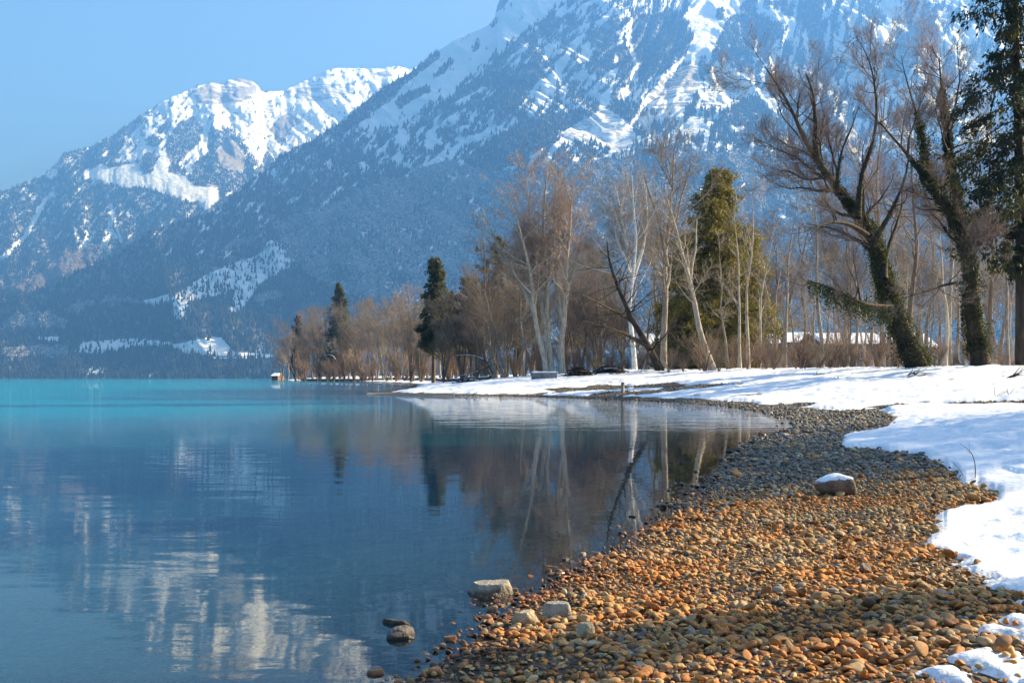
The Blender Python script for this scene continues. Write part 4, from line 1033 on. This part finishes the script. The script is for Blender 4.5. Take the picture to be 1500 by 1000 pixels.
    for i, (px, top, Yp) in enumerate([(413, 487, 335), (421, 470, 325), (433, 462, 312), (446, 456, 300), (458, 452, 298), (470, 446, 285), (482, 448, 275), (510, 440, 262), (519, 448, 250), (529, 437, 245), (541, 444, 230), (552, 436, 225), (562, 432, 212), (574, 436, 200), (585, 428, 190), (597, 432, 180), (606, 418, 160), (617, 424, 140), (626, 440, 150), (646, 425, 140), (655, 415, 128), (668, 428, 120), (680, 430, 116), (694, 425, 110), (705, 440, 100), (742, 385, 96), (755, 360, 100), (780, 350, 105), (842, 345, 100), (862, 360, 96), (880, 400, 92), (900, 410, 98), (650, 440, 108), (676, 415, 100), (698, 395, 92), (722, 380, 88), (738, 410, 84), (768, 385, 82), (790, 375, 96), (825, 370, 86), (852, 385, 82), (872, 420, 80), (912, 395, 90), (945, 380, 88), (965, 400, 94), (602, 440, 150)]):
        q = (i * 7 + i // 3) % 4
        pl = ('at the outermost tip of the point', 'on the wooded point', 'in the thicket before the slender spruce', 'near the dark pines', 'behind the many-stemmed tree')[0 if px < 430 else 1 if px < 545 else 2 if px < 640 else 3 if px < 720 else 4]
        place(rnd[q], used, px, float(Yp), top, f'{K[q]} {pl}', 'bare trees of the shore thicket', rng, rng.uniform(.9, 1.25))
    # trees behind the buildings and between willow and evergreen
    K2 = ['thin pale bare tree', 'twin-stemmed pale bare tree', 'thin brown bare tree']
    for i, (px, top, Yp) in enumerate([(985, 330, 100), (1010, 300, 104), (1128, 330, 74), (1140, 300, 100), (1163, 350, 80), (1178, 290, 98), (1192, 340, 76), (1212, 310, 104), (1226, 350, 82), (1240, 280, 96), (1266, 330, 84), (1278, 250, 100), (1302, 300, 78), (1316, 270, 98), (1330, 340, 84), (1352, 280, 92), (1364, 330, 72), (1376, 250, 98), (1410, 280, 90), (1422, 340, 74), (1440, 250, 94), (1460, 300, 72), (1482, 320, 70), (1118, 380, 68), (1306, 380, 66), (1246, 390, 68)]):
        q = (i * 5 + i // 4) % 3
        pl = ('beside the golden evergreen' if px < 1135 else 'between evergreen and leaning willow' if px < 1250 else 'behind the leaning willow' if px < 1345 else 'behind the forked willow' if px < 1430 else 'by the dark spruce') + (', near the snow bank' if Yp < 80 else ', farther back')
        place(slim[q] if i % 3 else rnd[(3, 0)[i % 2]], used, px, float(Yp), top, f'{K2[q]} {pl}' if i % 3 else f'{K[(3, 0)[i % 2]]} {pl}', 'bare trees behind the willows', rng, rng.uniform(.9, 1.2))
    K3 = ['red-brown twiggy bush', 'brown spreading bush', 'upright reddish bush']
    g = np.random.default_rng(90)
    spots = [(px + g.normal(0, 5), g.uniform(500, 532), float(np.interp(px, [430, 520, 640, 720, 800, 900], [300, 235, 125, 96, 82, 74]) + g.uniform(-3, 4))) for px in np.linspace(432, 950, 44)]
    spots += [(px + g.normal(0, 4), g.uniform(494, 533), g.uniform(48, 60)) for px in np.linspace(985, 1500, 30)]
    spots += [(px + g.normal(0, 4), g.uniform(498, 520), g.uniform(64, 78)) for px in np.linspace(960, 1495, 22)]
    spots += [(px + g.normal(0, 6), g.uniform(474, 498), g.uniform(50, 62)) for px in np.linspace(1035, 1420, 9)]
    for i, (px, top, Yp) in enumerate(spots):
        q = int(g.integers(0, 3))
        pl = 'under the trees of the point' if px < 560 else 'at the foot of the thicket' if px < 730 else 'round the many-stemmed tree' if px < 880 else 'below the birch' if px < 985 else 'below the golden evergreen' if px < 1140 else 'along the snow bank before the barns' if px < 1290 else 'round the willow trunks' if px < 1450 else 'under the dark spruce'
        place(shr[q], used, px, Yp, top, f'{K3[q]} {pl}', 'bushes along the bank', rng, rng.uniform(.9, 1.5))
    return T
# ------------------------------------------------------------------ small things on the bank
def box(x0, x1, y0, y1, z0, z1):
    V = [(x, y, z) for z in (z0, z1) for y in (y0, y1) for x in (x0, x1)]
    return np.array(V, float), np.array([(0, 2, 3, 1), (4, 5, 7, 6), (0, 1, 5, 4), (1, 3, 7, 5), (3, 2, 6, 7), (2, 0, 4, 6)])

def snow_slab(name, parent, x0, x1, y0, y1, z, th, seed, rise=0., n=24):
    """a lumpy layer of snow on a flat or pitched top"""
    u, v = np.meshgrid(np.linspace(0, 1, n), np.linspace(0, 1, 8))
    X = x0 + (x1 - x0) * u; Yy = y0 + (y1 - y0) * v
    ed = np.minimum(np.minimum(u, 1 - u) * (x1 - x0), np.minimum(v, 1 - v) * (y1 - y0)) / (th * 1.2)
    Z = z + rise * v + th * np.clip(ed, 0, 1) ** .5 * (1 + .3 * fbm(X / th / 4, Yy / th / 4, 3, seed)) - .02
    V = np.stack([X, Yy, Z], -1).reshape(-1, 3)
    return mesh_np(name, V, grid_faces(8, n), M_SNOW, True, dict(e=np.full(len(V), 1.), under=np.zeros(len(V))), parent=parent)

def build_things(T):
    def flat(name, c0, c1, sc=2., rough=.85):
        k = NT(name); p = k.n('TexCoord').outputs['Object']; nz = k.noise(p, sc, 5, .65)
        return k.done(k.bsdf(k.ramp(nz, [(.35, c0), (.65, c1)]), rough, k.bump(nz, .5, .02), .2))
    conc = flat('concrete_weathered', (.10, .10, .095), (.26, .25, .23), 3.); plaster = flat('plaster_wall', (.36, .33, .29), (.50, .46, .40), 1.2); timber = flat('timber_wall', (.12, .075, .045), (.24, .16, .10), 2.)
    glass = flat('window_dark', (.02, .025, .03), (.05, .06, .07), 1., .15); stonew = flat('stone_wall_dark', (.045, .04, .038), (.14, .125, .11), 1.5)
    # concrete block
    loc = at_ground(797, 52.); o = empty('concrete_block', loc); tag(o, 'dark square concrete block with snow on its top at the trees\' edge', 'block')
    w = 37 / F * 52 / 2; V, f = box(-w, w, -.35, .35, -.2, .40)
    mesh_np('block', V, f, conc, False, parent=o); snow_slab('snow_cap', o, -w - .02, w + .02, -.37, .37, .40, .07, 4)
    # mooring post
    P = np.array([[(0, 0, -.2), (.01, 0, .15), (.0, .01, .42)]], float)
    v, f = tubes(P, np.array([[.085, .08, .075]]), 8); V = np.concatenate([v, [[0, .01, .425]]]); k = len(v)
    o = mesh_np('wooden_post', V, [f, np.array([[k - 8 + i, k - 8 + (i + 1) % 8, k] for i in range(8)])], T['pale'], False); x, y = GP(912, 572); y = 41.; x = (912 - CX) / F * y
    o.location = (x, y, float(ground_h(np.array([x]), np.array([y]))[0])); tag(o, 'short pale wooden post standing alone on the snowy beach', 'post')
    # brush piles
    for px, Yp, w, h, snowy, sd, lab in ((848, 54., .75, .5, False, 5, 'dark pile of cut brush by the concrete block'), (893, 55., .95, .42, True, 6, 'snow-dusted pile of cut brush at the leaning tree\'s foot'), (690, 80., 1.2, .4, True, 7, 'low heap of snowy brush beside the retaining wall')):
        loc = at_ground(px, Yp); o = empty('brush_pile', loc); tag(o, lab, 'brush pile'); g = np.random.default_rng(sd)
        n = 420; c = g.normal(0, .42, (n, 3)) * np.array([w, .5, 0]); c[:, 2] = g.random(n) * h * np.exp(-(c[:, 0] / w) ** 2 * 1.5)
        d = unit(g.normal(size=(n, 3)) * np.array([1, .7, .35])); l = g.uniform(.2, .6, n)[:, None]
        P = np.stack([c - d * l * .5, c + g.normal(0, .03, (n, 3)), c + d * l * .5], 1)
        v, f = tubes(P, np.full((n, 3), 1.) * g.uniform(.008, .025, n)[:, None], 4); mesh_np('branches', v, f, T['dark'], True, parent=o)
        if snowy:
            m = 60; cs = np.stack([g.normal(0, .4 * w, m), g.normal(0, .2, m), np.zeros(m)], -1); cs[:, 2] = h * .75 * np.exp(-(cs[:, 0] / w) ** 2 * 1.5)
            I, Fc = ico(2); V = (cs[:, None] + I[None] * (g.uniform(.05, .13, (m, 1, 1)) * np.array([1.4, 1.2, .5]))).reshape(-1, 3)
            mesh_np('snow_cover', V, (np.arange(m)[:, None, None] * len(I) + Fc[None]).reshape(-1, 3), M_SNOW, True, dict(e=np.ones(len(V)), under=np.zeros(len(V))), parent=o)
    # low wall along the wooded point
    line = [(-65, 309), (-52, 280), (-34.5, 240), (-22, 200), (-12, 150), (-7, 115), (-3.8, 95), (-1.8, 88)]
    q = resample([(x, y, 0.) for x, y in line], 60); V, f, o0 = [], [], 0
    L = []
    for i in range(60):
        t = q[min(i + 1, 59), :2] - q[max(i - 1, 0), :2]; nn = np.array([-t[1], t[0]]) / np.linalg.norm(t)
        h = float(ground_h(np.array([q[i, 0]]), np.array([q[i, 1]]))[0]); tp = h + .22 + .30 * q[i, 1] / 300 + .08 * perlin(i * .7, .3, 3)
        for s, z in ((-.25, h - .5), (-.25, tp), (.25, tp), (.25, h - .5)): L.append((q[i, 0] + nn[0] * s, q[i, 1] + nn[1] * s, z))
    L = np.array(L); wl = empty('retaining_wall', tuple(L[118])); tag(wl, 'long low dark stone wall with snow on top below the trees of the point', 'wall')
    mesh_np('wall', L - L[118], grid_faces(60, 4), stonew, False, parent=wl)
    sc = L.reshape(60, 4, 3)[:, 1:3] + np.array([0, 0, .06]); sc = np.stack([sc[:, 0] - np.array([0, 0, .08]), sc[:, 0], sc[:, 1], sc[:, 1] - np.array([0, 0, .08])], 1).reshape(-1, 3)
    mesh_np('snow_cap', sc - L[118], grid_faces(60, 4), M_SNOW, True, dict(e=np.full(240, 1.), under=np.zeros(240)), parent=wl)
    # slipway tongue of the spit
    x0, y0 = WP(542, 577.3); ang = math.atan2(2.6, 12.); g = np.linspace(0, 1, 30)
    V = []
    for t in g:
        cx, cy = x0 - .2 + 13 * t, y0 + .6 - .4 * t + 4.2 * t * t * -0.35; w = .28 + .25 * t
        for s, z in ((-w, -.06), (-w * .7, .05), (w * .7, .06), (w, -.06)): V.append((cx, cy + s, z + .02 * perlin(t * 20, s, 6)))
    o = mesh_np('stone_jetty', np.array(V), grid_faces(30, 4), flat('jetty_stone', (.30, .25, .17), (.48, .42, .30), 6.), True); tag(o, 'thin pale stone jetty lying at water level at the tip of the spit', 'jetty')
    # barns behind the trees
    for i, (pa, pb, Yp, eave, ridge, wall, lab) in enumerate(((1045, 1142, 120., 503, 488, timber, 'brown barn with snowy roof behind the golden evergreen'), (1152, 1200, 128., 502, 486, plaster, 'small pale house with snowy roof between the two barns'), (1206, 1300, 116., 504, 487, timber, 'long brown barn with snowy roof behind the leaning willow'), (1308, 1372, 122., 510, 486, plaster, 'pale house with steep snowy roof between the ivy willows'), (950, 995, 130., 505, 488, plaster, 'pale shed with snowy roof behind the dark leaning tree'), (398, 407, 352., 550.5, 547., timber, 'tiny snow-roofed boathouse at the end of the wooded point'))):
        x0, x1 = (pa - CX) / F * Yp, (pb - CX) / F * Yp; xm = (x0 + x1) / 2; w = (x1 - x0) / 2; gz = 1.3 if Yp < 200 else .45; kd = 'boathouse' if Yp > 200 else 'barn' if wall is timber else 'house'
        o = empty(kd, (xm, Yp, gz)); tag(o, lab, kd)
        ze = W(0, eave, Yp)[2] - gz; zr = W(0, ridge, Yp)[2] - gz; dp = 5.
        V, f = box(-w, w, 0, 2 * dp, -1, ze); V = np.concatenate([V, [(-w, dp, zr - .15), (w, dp, zr - .15)]])
        mesh_np('wall', V, [f[[0, 2, 3, 4, 5]], np.array([(4, 8, 6), (5, 7, 9)])], wall, False, parent=o)
        rw = w + .35
        R_ = np.array([(-rw, -.5, ze - .12), (rw, -.5, ze - .12), (rw, dp, zr), (-rw, dp, zr), (-rw, 2 * dp + .5, ze - .12), (rw, 2 * dp + .5, ze - .12)]); R2 = R_ + np.array([0, 0, .16])
        rf = mesh_np('roof', np.concatenate([R_, R2]), np.array([(0, 1, 2, 3), (3, 2, 5, 4), (6, 9, 8, 7), (9, 10, 11, 8), (0, 6, 7, 1), (4, 5, 11, 10), (1, 7, 8, 2), (2, 8, 11, 5), (0, 3, 9, 6), (3, 4, 10, 9)]), stonew, False, parent=o)
        snow_slab('roof_snow', o, -rw, rw, -.5, dp + .03, ze + .05, .22, 20 + i, zr - ze + .10, 40)
        if kd == 'boathouse': continue
        nw = 4 if w > 3.5 else 2
        for j in range(nw):
            xc = -w + (j + .5) * 2 * w / nw; V, f = box(xc - .45, xc + .45, -.06, .05, 1.7, 2.7); wn = mesh_np('window', V, f, plaster if wall is timber else timber, False, parent=o)
            V, f = box(xc - .37, xc + .37, -.075, .02, 1.78, 2.62); mesh_np('pane', V, f, glass, False, parent=wn)
        V, f = box(w * .15 - .5, w * .15 + .5, -.05, .05, -.9, 1.35); mesh_np('door', V, f, timber if wall is not timber else conc, False, parent=o)
    # fallen boughs with snow on the upper beach below the pines
    for sd, pts, lab in ((1, [(668, 521, 86.), (684, 520, 85.), (698, 522, 84.), (712, 528, 83.), (722, 548, 83.)], 'long bare bough fallen with snow along its top, reaching over the wall'), (2, [(660, 552, 80.), (690, 548, 79.), (708, 541, 79.), (720, 535, 79.)], 'low fallen bough rising from the snow under the pines'), (3, [(474, 522, 255.), (482, 519, 255.), (490, 523, 254.), (497, 545, 254.)], 'snowy bough hanging out over the water at the point')):
        g = np.random.default_rng(sd); s = np.array([(*W(px, py, y), 1.0 / F * y) for px, py, y in pts]); s[:, 3] *= np.linspace(.4, 1, len(s))
        root = empty('fallen_bough', tuple(s[-1, :3])); tag(root, lab, 'bough'); s[:, :3] -= s[-1, :3]
        q = resample(s, 14); tw, twr = spawn(g, q[None, :, :3], q[None, :, 3], 18, 0., .9, (25, 65), (.12, .3), 5, .02, .15, .5, .008)
        v, f = join([tubes(q[None, :, :3], q[None, :, 3], 6), tubes(tw, twr, 4)]); mesh_np('wood', v, f, T['dark'], True, parent=root)
        c = q.copy(); c[:, 2] += c[:, 3] * .8; v, f = tubes(c[None, :10, :3], c[None, :10, 3] * .75, 6); mesh_np('snow_cap', v, f, M_SNOW, True, dict(e=np.ones(len(v)), under=np.zeros(len(v))), parent=root)
    # dry twigs in the snow beside the beach
    X, Y = GP(1428, 706); h = float(ground_h(np.array([X]), np.array([Y]))[0]) + .03
    st = lambda pts: np.array([((px - 1428) / F * Y, dy, (706 - py) / F * Y, r) for px, py, dy, r in pts])
    stems = [st([(1428, 712, 0, .0032), (1429, 690, .0, .0028), (1426, 672, .01, .0022), (1419, 663, .02, .0016), (1409, 657, .03, .001)]), st([(1413, 704, .02, .002), (1408, 694, .03, .0016), (1401, 686, .03, .0012), (1394, 681, .04, .0008)])]
    o = empty('dead_plant', (X, Y, h)); tag(o, 'dry bent stalk standing out of the snow by the shingle\'s edge', 'plant'); g = np.random.default_rng(2)
    q = np.stack([resample(s, 9) for s in stems]); tw, twr = spawn(g, q[:, :, :3], q[:, :, 3], 5, .3, .95, (30, 60), (.12, .3), 4, .03, .1, .6, .0008)
    for i in range(2):
        v, f = tubes(q[i:i + 1, :, :3], q[i:i + 1, :, 3], 6); mesh_np('stem', v, f, T['dark'], True, parent=o)
    v, f = tubes(tw, twr, 4); mesh_np('twigs', v, f, T['twigdark'], True, parent=o)
    # broken branches lying on the snow bank
    for sd, px, py, ln, lab in ((11, 1478, 553, 1.5, 'dead branch lying on the snow below the dark spruce'), (12, 1200, 549, .5, 'short broken branch on the snow bank before the barns'), (13, 1224, 556, .4, 'dark knot of twigs on the snow below the leaning willow'), (14, 1468, 607, .5, 'thin twig lying on the snow above the bare strip of gravel'), (15, 1340, 548, .9, 'dead branch at the foot of the leaning willow')):
        Yp = 40. if py < 570 else 14.
        loc = at_ground(px, Yp); g = np.random.default_rng(sd)
        for _ in range(12):                                            # slide along the bank until it lies where it is seen
            py_now = HY - (loc[2] + .05 - E) / Yp * F; Yp = max(8., Yp + (py_now - py) * .5 * (1 if loc[2] < E else .5)); Yp = min(Yp, 46.); loc = at_ground(px, Yp)
        root = empty('dead_branch', (loc[0], loc[1], loc[2] + .06)); tag(root, lab, 'branch')
        d = unit(np.array([1., g.normal(0, .5), .15])); q = np.array([[d * ln * (t - .5) + g.normal(0, .03, 3) * ln for t in np.linspace(0, 1, 7)]]); r = np.linspace(.035, .012, 7)[None] * ln
        tw, twr = spawn(g, q, r, 12, .1, 1., (25, 70), (.25, .55), 4, .05, .15, .6, .005); v, f = join([tubes(q, r, 6), tubes(tw, twr, 4)]); mesh_np('wood', v, f, T['dark'], True, parent=root)
    # the trees beyond the frame's right edge whose shade falls across the beach
    for i, (x, y, H, rad, lab) in enumerate(SHADERS):
        conifer('spruce', lab, 'tree', (x, y, float(ground_h(np.array([x]), np.array([y]))[0])), H, rad, T['dark'], T['black'], 60 + i, 24, 6, .22 if H > 6 else .12, 9000 if H > 6 else 3500, .4, .12 if H > 6 else .58, .5, .5)
    for i, (x, y, H, n, lab) in enumerate(((17., 12.8, 12.5, 3, 'bare tree up the bank, the lowest of those shading the dark shingle'), (18.5, 17.6, 13.5, 3, 'bare tree up the bank, the farthest of those shading the dark shingle'), (22.5, 14.6, 14., 4, 'bare tree up the bank, the highest of those shading the dark shingle'))):
        g = np.random.default_rng(400 + i); o = empty('bare_tree', (x, y, float(ground_h(np.array([x]), np.array([y]))[0]))); tag(o, lab, 'tree')
        finish_bare(o, g, proto_stems(g, H, .16, n, .2), T['grey'], T['twig'], LV_MID)

SHADERS = [(20., 16.2, 9.5, 1.7, 'spruce up the bank whose shade crosses the dark shingle'), (7.0, 4.95, 4.5, .10, 'slim young spruce up the bank shading the orange shingle')]
build_light()
build_mountains()
build_ground()
build_stones()
build_rocks()
T_ = build_trees()
build_things(T_)
